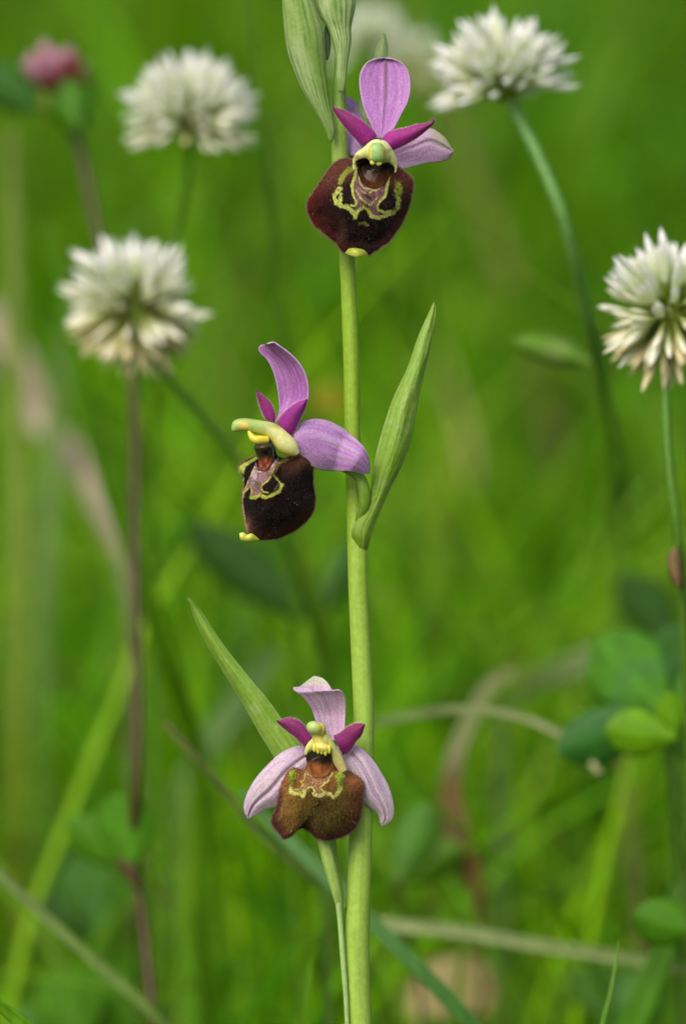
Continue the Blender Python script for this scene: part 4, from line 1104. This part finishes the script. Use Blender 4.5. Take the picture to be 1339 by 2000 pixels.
GB = 'single grass blades'
blade('grass_shoot', 'wide pale olive grass blade standing left of the browning clover', [(20, 250, 230, 14), (26, 500, 230, 30), (32, 900, 230, 38), (36, 1200, 228, 40), (30, 1450, 226, 40)], lin(122, 146, 66), lin(124, 150, 34), group=GB)
blade('grass_shoot', 'soft grey-green grass blade next to the wide olive blade', [(150, 520, 260, 10), (110, 800, 258, 36), (90, 1100, 250, 40), (80, 1400, 246, 36)], lin(108, 140, 66), lin(96, 140, 40), group=GB)
blade('grass_shoot', 'bright green blade arching down across the dark red-brown stem', [(104, 432, 130, 6), (112, 540, 130, 16), (150, 740, 130, 20), (215, 960, 132, 28), (270, 1110, 134, 36), (330, 1300, 140, 40), (390, 1480, 150, 36)], lin(86, 140, 14), lin(92, 142, 8), group=GB)
blade('grass_shoot', 'long thin green blade rising to the left of the orchid buds', [(470, -60, 120, 5), (490, 60, 120, 12), (515, 250, 122, 15), (535, 450, 124, 15), (552, 660, 128, 15), (575, 900, 136, 16)], lin(90, 134, 40), lin(92, 140, 20), group=GB)
blade('grass_shoot', 'yellow-green blade below the side-facing orchid flower', [(582, 980, 160, 8), (602, 1090, 160, 22), (622, 1220, 162, 26), (645, 1350, 166, 26)], lin(108, 148, 22), lin(90, 138, 12), group=GB)
blade('grass_shoot', 'soft yellow-green blade far behind the orchid bract', [(862, 860, 330, 14), (852, 980, 330, 50), (846, 1150, 330, 60), (840, 1350, 330, 60)], lin(118, 150, 14), lin(84, 136, 10), group=GB)
blade('grass_shoot', 'broad blurred green blade slanting behind the arched-stem clover', [(1262, -20, 420, 40), (1200, 110, 420, 74), (1130, 270, 420, 80), (1060, 480, 430, 70), (960, 800, 450, 70)], lin(92, 140, 16), lin(88, 138, 14), group=GB)
blade('grass_shoot', 'pale blurred blade slanting towards the left orchid bract', [(540, 1270, 215, 30), (470, 1370, 215, 50), (410, 1450, 215, 50), (350, 1560, 215, 44)], lin(112, 148, 84), lin(96, 138, 50), group=GB)
blade('grass_shoot', 'slim bluish blade crossing low behind the orchid stem', [(470, 1545, 66, 10), (540, 1620, 66, 26), (640, 1715, 64, 30), (740, 1815, 62, 30), (840, 1915, 60, 32), (930, 2010, 58, 32)], lin(92, 138, 74), lin(80, 136, 52), group=GB)
blade('grass_shoot', 'thin green blade tip poking up before the lying straw', [(1207, 1835, 18, 2), (1200, 1890, 18, 7), (1188, 1950, 18, 9), (1172, 2010, 18, 10)], lin(112, 152, 58), lin(98, 148, 36), group=GB)
blade('grass_shoot', 'broad bright green blade rising beside the lying straw', [(1345, 1760, 80, 16), (1300, 1850, 80, 44), (1255, 1950, 80, 56), (1220, 2040, 80, 60)], lin(80, 136, 14), lin(78, 134, 8), group=GB)
blade('grass_shoot', 'short bright blade beside the pale slanting grass stem', [(-30, 1935, 8, 10), (20, 1980, 8, 26), (80, 2030, 8, 34)], lin(98, 150, 14), lin(90, 142, 10), group=GB)
blade('grass_shoot', 'upright bright green blade rising at the foot of the lowest orchid flower', [(606, 1880, 60, 4), (602, 1940, 60, 18), (596, 2010, 60, 26)], lin(104, 156, 14), lin(98, 150, 10), group=GB)
blade('grass_shoot', 'wide yellow-green blade standing behind the low left clover leaves', [(352, 1700, 150, 8), (362, 1820, 150, 26), (372, 1960, 150, 34), (376, 2040, 150, 34)], lin(104, 156, 18), lin(92, 146, 12), group=GB)
blade('grass_stalk', 'pale straight grass stem slanting down in front of the teal clover leaf', [(-60, 1650, 66, 20), (0, 1708, 66, 21), (130, 1828, 68, 22), (280, 1962, 70, 22), (340, 2030, 72, 20)], lin(138, 162, 92), lin(116, 152, 62), cat='grass stem', fold=0.6)
blade('grass_stalk', 'thin grey-brown grass stem slanting behind the left orchid bract', [(322, 1412, 76, 8), (380, 1476, 76, 11), (440, 1545, 78, 12), (520, 1640, 80, 12), (640, 1740, 84, 10)], lin(124, 120, 76), lin(96, 128, 60), cat='grass stem', fold=0.6)
blade('dry_grass_shoot', 'dry pinkish grass blade, wide and blurred, beside the bright arching blade', [(-30, 590, 270, 40), (30, 700, 270, 66), (85, 820, 270, 60), (150, 900, 262, 50), (205, 1000, 255, 42), (240, 1090, 250, 24), (262, 1220, 250, 14)], lin(176, 162, 140), lin(140, 130, 100), cat='dry grass', material=M_dry)
blade('dry_grass_shoot', 'thin pale dry blade arching over from the orchid stem to the clover leaves', [(1172, 1512, 84, 12), (1130, 1464, 86, 15), (1065, 1420, 88, 15), (980, 1392, 92, 15), (880, 1386, 96, 16), (790, 1400, 100, 16), (735, 1414, 104, 15), (690, 1450, 108, 14)], lin(160, 160, 116), lin(120, 148, 78), cat='dry grass', material=M_dry)
blade('straw', 'pale straw lying level across the low leaves', [(690, 1796, 104, 20), (760, 1806, 102, 25), (900, 1820, 98, 27), (1050, 1846, 94, 27), (1220, 1872, 90, 25), (1345, 1896, 88, 22), (1420, 1915, 88, 20)], lin(142, 156, 98), lin(120, 144, 76), cat='straw', material=M_dry, fold=0.5)
blade('dead_leaf', 'curled dead leaf, pale above and rusty brown below, right of the lowest flower', [(1010, 1310, 150, 16), (960, 1335, 150, 26), (920, 1400, 148, 28), (888, 1480, 146, 34), (880, 1560, 144, 46), (896, 1640, 142, 54), (922, 1710, 142, 46), (936, 1775, 142, 16), (940, 1830, 142, 8)], lin(146, 150, 100), lin(98, 78, 26), cat='dead leaf', material=M_dry, mid=0.36)
blade('dry_grass_shoot', 'short blurred pale blade behind the round bluish clover leaflets', [(1190, 1272, 200, 40), (1120, 1300, 200, 48), (1060, 1324, 200, 40), (980, 1380, 205, 24)], lin(128, 148, 90), lin(110, 140, 66), cat='dry grass', material=M_dry)
# withered leaf at the foot of the frame
t = root('withered_leaf', P(880, 2000, 175) * np.array([1, 1, 0]), 'withered straw-coloured leaf low on the ground behind the orchid stem', 'dead leaf')
tb = np.array(t.location)
leaflet([(800, 1990), (800, 1930), (840, 1880), (900, 1868)], [(960, 1980), (975, 1930), (960, 1890), (910, 1866)], 172, lin(176, 160, 104), t, tb, 2, name='leaf_blade', m_=M_dry)
tube('petiole', [(870, 1985, 174, 6), (872, 2040, 176, 6)], plain(lin(120, 100, 60), 0.1), M_dry, t, tb, n=16, m=8, world_tail=tail_to_ground(872, 2040, 176, 0.0005))


# far yellow flower seen as a soft spot behind the middle orchid flower
yb = P(640, 1000, 300); yb[2] = 0.0
yf = root('yellow_flower', yb, 'small far yellow flower blurred behind the middle orchid flower', 'flower')
tube('stem', [(642, 790, 300, 6), (645, 900, 300, 6), (640, 1000, 300, 6)], plain(G_MID, 0.1), M_cstem, yf, yb, n=20, m=8, world_tail=tail_to_ground(640, 1000, 300, 0.0006))
for k in range(5):
    an = k * 2 * math.pi / 5 + 0.3
    leaflet(*obovate(640, 785, 640 + 44 * math.cos(an), 782 + 30 * math.sin(an), 38, 0.7), 298, lin(150, 140, 6), yf, yb, 1.0, name='petal', m_=M_floret)
